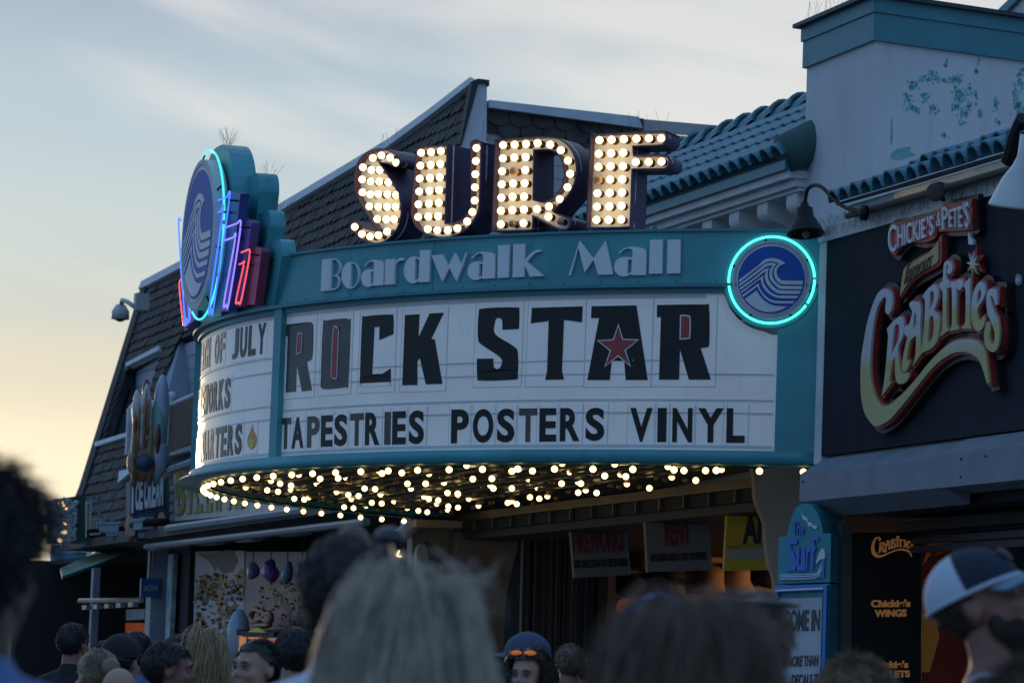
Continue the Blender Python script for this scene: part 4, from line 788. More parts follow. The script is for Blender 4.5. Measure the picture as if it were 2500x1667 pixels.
mb = MB(); k = 0; s_ = s_r + .02
while s_ < 10.6:
    n_ = 4
    for j in range(n_):
        t0, t1 = j / n_, (j + 1.08) / n_; m0, m1 = .9 + 1.22 * t0, .9 + 1.22 * t1; za, zb_ = zr_ + (zt_g + .03 - zr_) * t0, zr_ + (zt_g + .03 - zr_) * t1
        barrel(mb, F(s_, m0, za), F(s_, m1, zb_ + .012), .095, E, 6)
    s_ += .225
mb.build('tile_roof', mat('teal_roof_tile', (.055, .19, .25), .5, var=.25, scale=6, bump=.2), ml)
mb = MB(); mb.box(F(s_r, 2.08, zt_g + .002), E * (10.6 - s_r), NN * -1.18 + UP * (zr_ - zt_g), UP * .02); mb.build('roof_deck', mat('roof_under', (.03, .06, .07), .8), ml)
mb = MB(); s_ = s_r - .3
while s_ < 10.6:
    barrel(mb, F(s_ + .48, .9, zr_ - .02), F(s_, .9, zr_ + .04), .14, NN, 8); s_ += .42
mb.build('ridge_tile', TILE, ml)
mb = MB(); mb.tube([F(s_r + .05, 1.2, zr_ - .18), F(s_r - .0, 1.65, zt_g + .25), F(s_r - .0, 2.1, zt_g + .04)], [.2, .19, .15], 12); mb.build('hip_end_cap', mat('mossy_tile', (.04, .10, .10), .7, bump=.4), ml, True)
spikes('bird_spikes', [F(s_r + .3, 2.0, 3.3), F(s_r + 3.6, 2.0, 3.3)], SPIKE, ml, .2, 30, .25, 6)
spikes('cornice_spikes', [F(s_r + 1.5, 2.06, zc - .01), F(s_r + 6, 2.06, zc - .01)], SPIKE, ml, .14, 30, .25, 7)
mb = MB(); mb.fbox(3.4, 11.3, 1.55, 1.62, 2.9, 3.35); mb.build('parapet_wall', WTRIM, ml)
# ================================================================== mall entrance under the marquee
mb = MB(); mb.fbox(2.9, 11.2, 2.24, 2.31, 1.60, 1.672); mb.build('brass_rail', mat('bronze_strip', (.10, .07, .05), .4, metal=.3), ml)
mb = MB(); mb.fbox(2.9, 11.2, 2.23, 2.27, 1.50, 1.60); mb.build('transom_glass', mat('transom_green', (.022, .032, .028), .6, spec=.15), ml)
for k in range(15):
    mb = MB(); mb.fbox(3.05 + k * .57, 3.08 + k * .57, 2.22, 2.30, 1.50, 1.60); mb.build('transom_bar', mat('transom_bar', (.12, .11, .095), .5), ml)
mb = MB(); mb.fbox(2.7, 11.2, 1.75, 2.225, 1.43, 1.52); mb.build('lintel', mat('lintel_dark', (.022, .024, .028), .6), ml)
mb = MB(); mb.fbox(2.5, 19, -8, 1.75, 1.50, 1.56); mb.build('shop_ceiling', DARK, ml)
mb = MB(); mb.fbox(.65, 11.3, 1.0, 2.2, 1.66, 2.3); mb.build('front_wall', STUCCO, ml)
# piers
t = thing('entrance_pier', 'pale stucco pier with a curved bracket edge at the right of the entrance', 'pier', F(2.35, 2.4, -EYE))
pr = PS(2.35)
lp = [(1836, 1136, 1), (1843, 1170), (1847, 1222), (1868, 1278), (1870, 1314), (1879, 1380), (1890, 1408), (1897, 1500), (1900, 1660, 1), (1890, 2200, 1), (2030, 2200, 1), (2060, 1136, 1)]
shape('shaft', pr, [lp], -.07, 0, BEIGE, t)
t = thing('entrance_pier', 'shaded beige pier with stepped corbel between the gate and the food stand', 'pier', F(11, 2.0, -EYE))
p2 = PS(11.0)
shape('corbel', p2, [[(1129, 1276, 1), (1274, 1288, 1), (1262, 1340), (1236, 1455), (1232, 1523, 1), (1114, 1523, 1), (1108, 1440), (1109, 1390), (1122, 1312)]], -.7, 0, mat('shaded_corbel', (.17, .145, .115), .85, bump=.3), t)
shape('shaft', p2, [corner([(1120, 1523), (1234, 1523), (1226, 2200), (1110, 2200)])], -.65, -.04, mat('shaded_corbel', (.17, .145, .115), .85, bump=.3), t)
shape('cap', p2, [corner([(1012, 1268), (1180, 1272), (1180, 1290), (1012, 1286)])], -.5, .05, BEIGE, t)
t = thing('side_wall', 'pale wall panel with a vertical joint beside the corbelled pier', 'wall', F(11.4, 2.6, -EYE))
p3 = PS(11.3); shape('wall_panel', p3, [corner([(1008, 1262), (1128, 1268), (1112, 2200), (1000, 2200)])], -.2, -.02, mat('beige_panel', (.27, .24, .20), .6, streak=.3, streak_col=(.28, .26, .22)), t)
mb = MB(); p = [p3.W(*p3.px(u, v), .05) for u, v in ((1060, 1252), (1015, 1275), (962, 1318))]; mb.tube(p, .075, 14)
t2 = thing('wall_light_tube', 'pale grey cylindrical fitting slanting out under the far end of the marquee', 'light fitting', p[0]); mb.build('tube', mat('grey_enamel', (.34, .37, .42), .35), t2, True)
t = thing('round_sign', 'green edged round sign beside the corbelled pier', 'sign', p3.W(*p3.px(1040, 1350)))
shape('face', p3, [[(1010, 1360), (1016, 1334), (1026, 1327), (1036, 1345), (1040, 1400), (1038, 1440), (1012, 1440)]], -.02, .10, mat('sign_pale', (.35, .38, .38), .5), t)
shape('edge', p3, [[(1034, 1328), (1054, 1332), (1064, 1370), (1065, 1440), (1036, 1440)]], -.06, .04, mat('sign_green', (.05, .16, .12), .5), t)
# folding gate
t = thing('folding_gate', 'dark folding gate of vertical slats drawn back behind the corbelled pier', 'gate', F(11.2, 1.2, -EYE))
pg = PS(11.6); rnd = random.Random(3); x = 468; GS = [mat('gate_grey', (.07, .068, .065), .5), mat('gate_black', (.012, .012, .013), .5)]; k = 0
while x < 1075:
    w_ = rnd.choice((14, 18, 26)); shape('slat', pg, [corner(Z('S', [(x, 275), (x + w_, 275), (x + w_ - 22, 1300), (x - 22, 1300)]))], -.03, rnd.uniform(0, .05), GS[k % 2], t); x += w_; k += 1
shape('post', pg, [corner(Z('S', [(1075, 275), (1165, 275), (1140, 1300), (1050, 1300)]))], -.06, 0, mat('gate_post', (.10, .095, .085), .6), t)
# slat wall with hats
SLATS = bpy.data.materials.new('slat_wall'); SLATS.use_nodes = True; t_ = SLATS.node_tree; b_ = t_.nodes['Principled BSDF']; b_.inputs['Base Color'].default_value = (.30, .19, .11, 1); b_.inputs['Roughness'].default_value = .5
sw = thing('slat_wall', 'brown slatted shop wall hung with hats inside the entrance', 'display wall', F(14, 1, -EYE))
mb = MB(); pw = PS(14.0); wl = pw.px(*Z('S', [(1080, 500)])[0])[0]
for k in range(30): z0_ = -1.5 + k * .105; mb.box(pw.W(wl, z0_, 0), pw.ap * 9, UP * .095, pw.n * .02)
mb.build('slat_panel', SLATS, sw)
mb = MB(); mb.box(pw.W(wl, -1.55, -.06), pw.ap * 9, UP * 3.1, pw.n * .055); mb.build('backing', DARK, sw)
ln = thing('shop_fill_tube', 'unseen warm tube added to light the shop, out to the right behind the pier', 'lamp', F(11, -4.6, 1.40))  # extra light source for the shop interior, hidden behind the pier
mb = MB(); mb.tube([F(9.0, -4.6, 1.40), F(12.6, -4.6, 1.40)], .05, 8); mb.build('tube', mat('warm_tube', (1, .8, .5), .4, emit=(1, .50, .2), es=60), ln)
def hat(label, x, y, wd, col, kind):
    c_ = pw.W(*pw.px(*Z('S', [(x, y)])[0]), .14); t = thing('hat', label, 'hat', c_, 'hats on the shop wall'); r = wd; m_ = mat('hat_%g_%g_%g' % col, col, .8, var=.2)
    mb = MB(); tilt = Vector((rnd.uniform(-.2, .2), -.35, 1))
    if kind == 'bucket': mb.lathe(c_, tilt, [(0, .62 * r), (.5 * r, .60 * r), (.58 * r, .5 * r), (.68 * r, 0), (1.05 * r, -.42 * r), (1.02 * r, -.44 * r), (.62 * r, -.05 * r)], 24); mb.build('felt', m_, t, True)
    else:
        mb.lathe(c_, tilt, [(0, .72 * r), (.3 * r, .68 * r), (.6 * r, .48 * r), (.78 * r, .12 * r), (.8 * r, -.2 * r), (.74 * r, -.2 * r)], 24); mb.build('crown', m_, t, True)
        mb = MB(); mb.ell(c_ + Vector((.55 * r, -.3 * r, -.22 * r)), (.62 * r, .6 * r, .05 * r), 18, 6); mb.build('brim', m_, t, True)
hat('tan bucket hat below the right end of the white rental sign', 1828, 640, .20, (.42, .27, .16), 'bucket')
hat('tan bucket hat below the yellow sign', 2010, 640, .22, (.40, .26, .16), 'bucket')
hat('black cap hanging just under the middle of the rental sign', 1525, 618, .20, (.012, .012, .014), 'cap')
hat('dark navy cap low on the slat wall above an orange patch', 1240, 715, .22, (.02, .018, .026), 'cap')
hat('black cap with a small white badge, lower on the slat wall', 1420, 715, .23, (.008, .008, .010), 'cap')
hat('dull grey cap between the two white hanging signs', 1335, 525, .17, (.10, .08, .07), 'cap')
hat('grey cap at the bottom of the slat wall', 1540, 740, .18, (.12, .12, .13), 'cap')
hat('black cap with a beige patch at the right end of the slat wall', 2230, 650, .2, (.015, .014, .014), 'cap')
t = thing('plaid_shirt', 'glowing orange plaid shirt hung under the black caps', 'shirt', pw.W(*pw.px(*Z('S', [(1240, 830)])[0])))
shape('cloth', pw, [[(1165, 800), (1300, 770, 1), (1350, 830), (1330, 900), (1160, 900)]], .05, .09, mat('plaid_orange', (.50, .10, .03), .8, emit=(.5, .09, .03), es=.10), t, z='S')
t = thing('orange_poster', 'small orange poster on the slat wall between the hanging signs', 'poster', pw.W(*pw.px(*Z('S', [(1275, 330)])[0])))
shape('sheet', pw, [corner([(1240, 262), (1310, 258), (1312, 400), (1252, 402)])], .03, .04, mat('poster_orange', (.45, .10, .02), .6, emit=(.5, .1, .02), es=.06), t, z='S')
# hanging signs
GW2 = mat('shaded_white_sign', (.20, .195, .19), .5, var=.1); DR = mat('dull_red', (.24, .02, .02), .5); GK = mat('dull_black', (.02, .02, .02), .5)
def hang(label, s_, lp, m_, parts):
    pl_ = PS(s_); t = thing('hanging_sign', label, 'sign', pl_.W(*pl_.px(*Z('S', [lp[0]])[0])), 'signs hanging in the mall entrance')
    shape('board', pl_, [corner(lp)], -.05, 0, m_, t, z='S')
    mb = MB()
    for a in (lp[0], lp[1]):
        p = pl_.W(*pl_.px(*Z('S', [a])[0]), -.02); mb.tube([p, Vector((p.x, p.y, EYE + 1.5))], .006, 5)
    mb.build('hanger_rod', IRON, t)
    for kind, arg, qd, mm in parts:
        if kind == 't': text('sign_lettering', arg, pl_, qd, 0, .008, mm, t, bold=.03, z='S')
        else: shape(arg, pl_, [corner(qd)], 0, .012, mm, t, z='S')
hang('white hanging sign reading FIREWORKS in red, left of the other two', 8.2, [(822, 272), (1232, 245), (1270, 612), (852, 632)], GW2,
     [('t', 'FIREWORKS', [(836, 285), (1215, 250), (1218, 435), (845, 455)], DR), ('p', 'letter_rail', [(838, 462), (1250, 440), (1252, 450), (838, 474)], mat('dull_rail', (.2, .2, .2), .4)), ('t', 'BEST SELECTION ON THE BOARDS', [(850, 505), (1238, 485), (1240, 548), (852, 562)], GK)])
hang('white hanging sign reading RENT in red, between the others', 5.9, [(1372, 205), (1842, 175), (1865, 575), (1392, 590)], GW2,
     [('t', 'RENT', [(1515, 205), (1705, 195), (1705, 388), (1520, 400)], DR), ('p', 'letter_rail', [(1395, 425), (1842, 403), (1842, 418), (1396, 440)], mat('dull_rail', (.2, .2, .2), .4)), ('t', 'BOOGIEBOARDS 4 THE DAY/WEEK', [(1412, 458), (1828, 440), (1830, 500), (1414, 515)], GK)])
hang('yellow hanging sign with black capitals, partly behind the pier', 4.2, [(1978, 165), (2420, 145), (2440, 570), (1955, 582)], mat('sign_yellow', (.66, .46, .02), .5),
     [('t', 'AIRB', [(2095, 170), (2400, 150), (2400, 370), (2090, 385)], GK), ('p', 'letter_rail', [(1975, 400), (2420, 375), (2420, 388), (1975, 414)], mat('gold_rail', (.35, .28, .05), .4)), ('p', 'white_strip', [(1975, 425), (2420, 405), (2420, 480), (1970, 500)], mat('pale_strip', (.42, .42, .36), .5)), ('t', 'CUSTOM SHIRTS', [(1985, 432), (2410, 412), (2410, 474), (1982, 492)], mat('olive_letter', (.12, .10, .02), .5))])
# ------------------------------------------------------------------ teal booth sign beside the right pier
al = radians(40); bn = NN * cos(al) - E * sin(al); bo = at(1900, 1400, 24.6); bx = UP.cross(bn)
bs = Flat(Vector((bo.x, bo.y, EYE)), bx, UP, bn)
bt = thing('booth_sign', 'teal booth with an arched top, blue lettering and a glazed poster case', 'booth', Vector((bo.x, bo.y, 0)))
shape('arched_head', bs, [[(105, 1085, 1), (125, 412, 1), (238, 405, 1), (275, 250), (320, 100), (370, 0), (425, -50), (480, -70), (560, -60), (630, 0), (700, 110), (740, 250), (762, 362, 1), (875, 362, 1), (860, 1060, 1)]], -.35, 0, mat('booth_teal', (.04, .25, .29), .4, var=.12), bt, z='O')
shape('cabinet', bs, [corner([(1893, 1428), (2025, 1424), (2010, 2300), (1880, 2300)])], -.35, -.005, mat('booth_teal', (.04, .25, .29), .4), bt)
BB = mat('booth_blue', (.06, .20, .55), .25)
shape('blue_frame', bs, [corner(Z('Q', [(60, 805), (465, 797), (440, 1900), (40, 1900)])), corner(Z('Q', [(78, 855), (442, 838), (412, 1860), (60, 1860)]))], 0, .035, BB, bt)
shape('chrome_strip', bs, [corner([(65, 836), (440, 818), (440, 830), (65, 848)])], .035, .045, mat('chrome', (.6, .62, .66), .2, metal=.5), bt, z='Q')
shape('poster', bs, [corner([(82, 905), (412, 893), (385, 1860), (60, 1860)])], -.004, .004, mat('poster_white', (.42, .45, .52), .25, var=.1, scale=6), bt, z='Q')
for wd, qd in (('COME IN', [(116, 992), (398, 988), (392, 1158), (112, 1162)]), ('MORE THAN', [(150, 1355), (385, 1345), (380, 1432), (145, 1440)]), ('DECALS T', [(175, 1500), (380, 1492), (375, 1580), (170, 1590)])):
    text('poster_lettering', wd, bs, qd, .004, .009, GB, bt, bold=.03, z='Q')
BL2 = mat('booth_letter_blue', (.07, .17, .55), .35)
text('booth_lettering', 'The', bs, [(335, 165), (500, 215), (495, 385), (335, 385)], 0, .015, BL2, bt, bold=.015, z='O')
for lp in ([(265, 470), (300, 445, 1), (408, 442, 1), (405, 515, 1), (325, 520), (315, 560), (390, 740), (392, 820), (370, 890), (330, 900, 1), (248, 898, 1), (248, 815, 1), (318, 815), (325, 770), (262, 580)],
           [(405, 565, 1), (438, 562, 1), (432, 800), (450, 812), (470, 800), (475, 562, 1), (520, 560, 1), (518, 893, 1), (420, 893), (398, 850)], [(538, 575, 1), (595, 562, 1), (600, 640, 1), (560, 650), (550, 893, 1), (525, 893, 1)],
           [(600, 880, 1), (612, 440), (650, 405), (700, 408), (712, 450), (690, 480, 1), (665, 455), (650, 480), (648, 545, 1), (670, 545, 1), (668, 610, 1), (645, 612, 1), (635, 885, 1)]):
    shape('booth_lettering', bs, [lp], 0, .018, BL2, bt, z='O')
shape('wave_crest', bs, [[(672, 800), (700, 690), (735, 610), (775, 578), (800, 640), (798, 720), (740, 735), (700, 775)]], 0, .016, LWHITE, bt, z='O')
shape('wave_body', bs, [[(160, 950, 1), (640, 935), (700, 900), (735, 800), (745, 740), (795, 730, 1), (785, 1000, 1), (160, 1020, 1)]], 0, .012, BB, bt, z='O')
for dz in (0, 26, 60): shape('wave_stripe', bs, [[(160, 952 + dz, 1), (640, 938 + dz), (710 + dz * .3, 890 + dz * .5), (750 + dz * .5, 790 + dz), (756 + dz * .5, 790 + dz), (720 + dz * .3, 900 + dz * .5), (645, 950 + dz), (160, 964 + dz, 1)]], .012, .018, LWHITE, bt, z='O')
shape('gull', bs, [[(462, 35, 1), (480, 95), (540, 150), (560, 205), (590, 205), (640, 255), (690, 245, 1), (665, 300), (620, 275), (595, 235), (585, 275, 1), (555, 235), (540, 185), (490, 160), (470, 110)]], 0, .012, LWHITE, bt, z='O')
# ================================================================== shingled building, far left
sb = thing('shingled_building', 'dark shingled mansard building with white trim and a recessed balcony', 'building', F(22, 1.5, -EYE))
sn = (NN * 3.4 + UP * 1.3).normalized(); slp = Flat(F(0, 2.3, 2.0), E, UP * 3.4 - NN * 1.3, sn)
def sl(z, pts): return [slp.px(*p[:2]) for p in Z(z, pts)]
OUTL = sl('d', [(150, 1240), (183, 1140), (333, 668), (440, 612), (640, 497), (900, 342), (1000, 270), (1085, 198), (1066, 330), (1040, 430), (1010, 640), (900, 1000), (440, 1180)])
H1 = sl('I', [(472, 585), (660, 468), (655, 500), (575, 760), (505, 925), (335, 990)])
H2 = sl('I', [(755, 425), (1000, 300), (1000, 960), (725, 1068), (505, 960), (520, 925), (612, 792)])
SH = mat('dark_shingle', (.024, .022, .024), .75, var=.75, scale=2.6, bump=.4, bscale=30)
SH2 = mat('brown_shingle', (.045, .036, .034), .75, var=.65, scale=3, bump=.4, bscale=30)
mb = MB(); prism_pq(mb, slp, [OUTL, H1, H2], -.12, 0); mb.build('roof_slope', SH, sb)
mb = MB(); rnd = random.Random(5); q0 = min(p[1] for p in OUTL); p0_, p1_ = min(p[0] for p in OUTL), max(p[0] for p in OUTL); dq = .175; row = 0; q = q0
while q < max(p[1] for p in OUTL):
    x = p0_ + (.115 if row % 2 else 0)
    while x < p1_:
        cc = (x + .115, q + .09)
        if inside(cc, OUTL) and not inside(cc, H1) and not inside(cc, H2):
            d_ = rnd.uniform(.014, .030); j = rnd.uniform(-.012, .012)
            v = [slp.W(x + .004, q + .035 + j, d_), slp.W(x + .115, q - .01 + j, d_ + .006), slp.W(x + .226, q + .035 + j, d_), slp.W(x + .226, q + .20, .004), slp.W(x + .004, q + .20, .004), slp.W(x + .004, q + .035 + j, 0), slp.W(x + .115, q - .01 + j, 0), slp.W(x + .226, q + .035 + j, 0)]
            mb.add(v, [(0, 1, 2, 3, 4), (0, 1, 6, 5), (1, 2, 7, 6)])
        x += .23
    q += dq; row += 1
mb.build('shingles', SH, sb)
WB = mat('painted_fascia', (.50, .54, .60), .55, streak=.3, streak_col=(.35, .37, .4))
for pts in ([(326, 668), (333, 650), (440, 594), (640, 480), (900, 326), (1000, 254), (1092, 183), (1092, 198), (1000, 270), (900, 343), (640, 497), (440, 611), (345, 660)],):
    mb = MB(); prism_pq(mb, slp, [sl('d', pts)], -.15, .07); mb.build('fascia_cap', WB, sb)
mb = MB(); lpp = sl('d', [(176, 1160), (328, 668), (340, 664), (192, 1150)]); prism_pq(mb, slp, [lpp], -.2, .05); mb.build('hip_edge', SH, sb)
sid = mat('blue_clapboard', (.30, .36, .43), .6, var=.08)
mb = MB()
for k in range(13): z_ = 2.2 + k * .2; mb.box(F(20.0, 1.12, z_), E * 12.7, UP * .19, NN * .02 + UP * 0)
mb.build('siding_wall', sid, sb)
mb = MB(); mb.fbox(19.5, 32.8, .45, .54, 2.0, 5.6); mb.build('recess_wall', sid, sb)
mb = MB(); prism_pq(mb, SX(0), [[(2.2, 2.0), (1.05, 5.1), (.5, 5.1), (.5, 2.0)]], 32.5, 32.65); mb.build('recess_end_wall', sid, sb)
for pts in ([(480, 560), (662, 465), (662, 490), (482, 580)], [(312, 992), (500, 935), (500, 958), (312, 1016)], [(448, 1150), (500, 1140), (500, 1165), (440, 1215)], [(722, 1050), (835, 1012), (835, 1040), (725, 1068)]):
    mb = MB(); prism_pq(mb, slp, [sl('I', pts)], -.05, .06); mb.build('window_trim', WB, sb)
mb = MB(); prism_pq(mb, slp, [sl('I', [(690, 448), (758, 418), (690, 700), (640, 860), (560, 900), (600, 780)])], -.5, -.02); mb.build('dormer_post', mat('post_blue_grey', (.24, .29, .36), .6), sb)
# balcony railing
rl = PM(2.2)
mb = MB(); mb.tube(px_path(rl, Z('I', [(505, 862), (600, 828), (826, 733), (1000, 660)]), 0, 1), .035, 6); mb.build('hand_rail', WB, sb)
for x, y0, y1 in ((505, 800, 1050), (605, 780, 1020), (715, 735, 1000)):
    mb = MB(); a = rl.W(*rl.px(*Z('I', [(x, y0)])[0])); b = rl.W(*rl.px(*Z('I', [(x, y1)])[0])); mb.box(a - E * .05, E * .10, NN * .08, (b - a).z * UP); mb.ell(a, .07, 10, 6); mb.build('rail_post', WB, sb)
mb = MB(); rnd = random.Random(2); x = 515
while x < 980:
    y = 860 - (x - 505) * .405; a = rl.W(*rl.px(*Z('I', [(x, y)])[0])); b = rl.W(*rl.px(*Z('I', [(x, y + 265)])[0])); mb.box(a, E * .045, NN * .03, UP * (b - a).z); x += 9
mb.build('balusters', mat('brown_baluster', (.10, .075, .055), .6), sb)
# the gable end that faces the marquee
ge = PS(15.45)
shape('end_wall', ge, [corner(Z('B', [(930, 60), (985, 60), (985, 190), (2015, 320), (2300, 420), (2300, 1400), (820, 1400), (860, 800)]))], -.2, -.02, STUCCO, sb)
mb = MB(); a = ge.px(*Z('B', [(980, 395)])[0]); b = ge.px(*Z('B', [(1700, 400)])[0])
for k in range(24): z_ = a[1] - 3.3 + k * .15; mb.box(ge.W(a[0] + .02, z_, -.015), ge.ap * 4.5, UP * .14, ge.n * .015 + UP * 0)
mb.build('clapboard', mat('grey_clapboard', (.36, .36, .37), .6, streak=.3, streak_col=(.25, .24, .24)), sb)
shape('corner_board', ge, [corner(Z('B', [(905, 75), (975, 65), (972, 440), (862, 830), (800, 480)]))], 0, .10, mat('white_gable', (.52, .55, .60), .6), sb)
shape('dark_edge', ge, [corner(Z('B', [(872, 62), (908, 46), (985, 55), (986, 95), (974, 95), (966, 78), (912, 82), (800, 495), (790, 480)]))], .02, .13, mat('dark_edge', (.02, .022, .026), .6), sb)
shape('fascia_board', ge, [corner(Z('B', [(985, 190), (1990, 303), (2016, 380), (985, 240)]))], 0, .14, WB, sb)
# rounded shingles on that end
ro = [ge.px(*p) for p in Z('B', [(985, 240), (2016, 380), (1990, 470), (1650, 505), (1300, 440), (980, 398)])]
mb = MB(); prism_pq(mb, ge, [ro], 0, .03); mb.build('end_slope', SH2, sb)
mb = MB(); row = 0; q = min(p[1] for p in ro) - .1
while q < max(p[1] for p in ro) + .1:
    x = min(p[0] for p in ro) + (.13 if row % 2 else 0)
    while x < max(p[0] for p in ro):
        if inside((x + .13, q + .07), ro):
            lp = [(x + .13 - .125 * cos(pi * k / 8), q + .07 - .085 * sin(pi * k / 8)) for k in range(9)] + [(x + .255, q + .2), (x + .005, q + .2)]
            v = [ge.W(a, b, .062 - max(0, b - q) * .13) for a, b in lp] + [ge.W(a, b, .03) for a, b in lp]; n = len(lp)
            mb.add(v, [tuple(range(n))] + [(i, (i + 1) % n, n + (i + 1) % n, n + i) for i in range(n)])
        x += .26
    q += .14; row += 1
mb.build('scallop_shingles', SH2, sb)
# ------------------------------------------------------------------ dome camera on the roof edge
dc = thing('dome_camera', 'white dome security camera on an arm at the roof edge against the sky', 'security camera', slp.W(*sl('I', [(530, 240)])[0]))
cp = PM(1.55); g = lambda x, y: cp.W(*cp.px(*Z('I', [(x, y)])[0]))
mb = MB(); mb.box(g(505, 265), E * -.18, NN * -.2, UP * .25); mb.build('mount', mat('camera_grey', (.34, .36, .36), .5), dc)
mb = MB(); mb.tube([g(510, 243), g(470, 215), g(445, 208), g(440, 232)], .035, 8); mb.build('arm', mat('camera_grey', (.34, .36, .36), .5), dc, True)
mb = MB(); mb.lathe(g(437, 232), (0, 0, -1), [(0, 0), (.07, 0), (.13, .10), (.135, .22), (.12, .22)], 18); mb.build('shroud', mat('camera_white', (.45, .47, .46), .4), dc, True)
mb = MB(); mb.ell(g(434, 284), .118, 16, 10); mb.build('dome', mat('smoked_dome', (.015, .013, .012), .1), dc, True)
# ================================================================== food stand under it
fs = thing('food_stand', 'open fronted food stand with a flat canopy under the shingled building', 'shop', F(20, 2.3, -EYE))
mb = MB(); mb.fbox(12.2, 28.2, 2.2, 2.92, 1.74, 1.84); mb.build('canopy', mat('weathered_canopy', (.09, .085, .08), .7, streak=.5, streak_col=(.04, .04, .04)), fs)
mb = MB(); mb.fbox(12.2, 28.0, 1.9, 2.5, 1.845, 1.93); mb.build('upper_ledge', mat('dark_ledge', (.03, .03, .034), .7), fs)
mb = MB(); mb.tube([F(12.0, 2.93, 1.60), F(22.4, 2.93, 1.635)], .04, 8); mb.build('awning_roller', mat('roller_grey', (.16, .165, .17), .4), fs)
for x, y, w_ in ((185, 218, 1), (505, 195, 1.2), (870, 165, 1.1), (1310, 110, 1.3), (1760, 45, 1.1), (10, 245, .8)):
    pf = PM(2.75); a = pf.W(*pf.px(*Z('M', [(x, y)])[0])); mb = MB(); mb.box(a - E * .35 * w_, E * .7 * w_, NN * .12, UP * .07); mb.build('light_fitting', mat('fitting_grey', (.20, .21, .21), .4), fs)
mb = MB(); mb.fbox(11.5, 33, .6, .7, -EYE, 1.8); mb.build('back_wall', mat('stand_dark', (.016, .015, .015), .8), fs)
mb = MB(); mb.fbox(11.5, 33, .7, 2.2, 1.68, 1.74); mb.build('ceiling', mat('stand_dark', (.016, .015, .015), .8), fs)
mb = MB(); mb.fbox(22.95, 24.0, 2.0, 2.25, -EYE, 1.7); mb.build('dark_pier', mat('stand_dark', (.016, .015, .015), .8), fs)
mb = MB(); mb.fbox(24.05, 24.35, 2.3, 2.5, -EYE, 1.66); mb.build('post', mat('blue_grey_post', (.24, .28, .34), .5), fs)
mb = MB(); mb.fbox(23.45, 23.75, 2.3, 2.36, -.35, 1.60); mb.build('poster_strip', mat('poster_strip', (.26, .32, .34), .5, var=.6, scale=5), fs)
mb = MB(); mb.fbox(29.0, 29.15, 2.2, 2.3, -EYE, 1.55); mb.build('post', mat('blue_grey_post', (.24, .28, .34), .5), fs)
mb = MB(); mb.tube([F(24.6, 2.5, 1.02), F(28.9, 2.5, 1.07)], .035, 6); mb.build('counter_rail', mat('pale_rail', (.3, .29, .26), .4), fs)
mb = MB()
for k in range(5):
    mb = MB(); mb.box(F(25.0 + k * .8, 2.46, .94), E * .3, NN * .08, UP * .06); mb.build('rail_light', mat('pale_rail', (.3, .29, .26), .4), fs)
pbw = PM(1.2)
for i, pts in enumerate(([(430, 1078), (562, 1078), (560, 1160), (428, 1170)], [(790, 1112), (905, 1108), (903, 1172), (790, 1178)])):
    shape('tiled_wall', pbw, [corner(pts)], 0, .02, mat('white_tile_wall', (.5, .5, .52), .3), fs, z='L')
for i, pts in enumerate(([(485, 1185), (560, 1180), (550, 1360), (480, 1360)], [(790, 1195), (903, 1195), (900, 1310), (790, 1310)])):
    shape('counter_front', pbw, [corner(pts)], 0, .03, mat('orange_counter', (.30, .055, .015), .5, emit=(.5, .09, .015), es=.22), fs, z='L')  # orange glow added to brighten the counter fronts
shape('lit_doorway', PM(2.0), [corner([(932, 1050), (968, 1050), (962, 1390), (930, 1390)])], 0, .02, mat('pale_glass', (.35, .35, .32), .2), fs, z='L')
mb = MB(); mb.fbox(32.9, 33, -1, 2.75, -EYE, 1.74); mb.build('end_wall', mat('stand_dark', (.016, .015, .015), .8), fs)
# posters on the shop front
pp = PM(2.2); CREAM = mat('poster_cream', (.34, .34, .34), .45)
def poster(label, outline, bits):
    t = thing('food_poster', label, 'poster', pp.W(*pp.px(*Z('M', [outline[0]])[0])), 'food posters on the stand')
    shape('sheet', pp, [corner(outline)], -.04, 0, bits[0], t, z='M')
    for i, (nm, m_, lp) in enumerate(bits[1]): shape(nm, pp, [lp], 0, .004 + .0004 * i, m_, t, z='M')
BRN = mat('poster_brown', (.045, .02, .012), .5); WAF = mat('poster_waffle', (.26, .11, .025), .5, var=.6, scale=7); GOLD = mat('poster_gold', (.33, .19, .06), .5, var=.5, scale=9); GRN = mat('poster_green', (.05, .11, .05), .5); PNK = mat('poster_pink', (.30, .12, .14), .5, var=.25); PWH = mat('poster_pale', (.36, .36, .38), .5, var=.2, scale=9)
def blob(x, y, rx, ry, n=12, j=.22): return [(x + rx * rnd.uniform(1 - j, 1 + j) * cos(2 * pi * k / n), y + ry * rnd.uniform(1 - j, 1 + j) * sin(2 * pi * k / n)) for k in range(n)]
b1 = [('picture', BRN, blob(600, 350, 100, 115, 14, .1)), ('picture', BRN, [(310, 270, 1), (560, 262, 1), (520, 350), (495, 420), (492, 540), (484, 430), (440, 370), (420, 340)]), ('picture', WAF, blob(420, 600, 90, 110)), ('picture', WAF, blob(740, 560, 40, 130)), ('picture', GOLD, blob(560, 650, 60, 150)), ('picture', BRN, blob(370, 700, 80, 70)), ('picture', PWH, blob(440, 850, 110, 90)), ('picture', PWH, blob(640, 700, 70, 120)), ('picture', GOLD, blob(580, 820, 50, 110)), ('picture', BRN, blob(630, 780, 60, 90)), ('picture', PWH, blob(540, 980, 60, 60)), ('picture', GRN, blob(690, 960, 90, 70)), ('picture', WAF, blob(350, 960, 60, 80))]
for _ in range(30): b1.append(('picture', rnd.choice((WAF, GOLD, BRN, PWH)), blob(rnd.uniform(310, 750), rnd.uniform(520, 1000), rnd.uniform(12, 34), rnd.uniform(14, 40), 8, .3)))
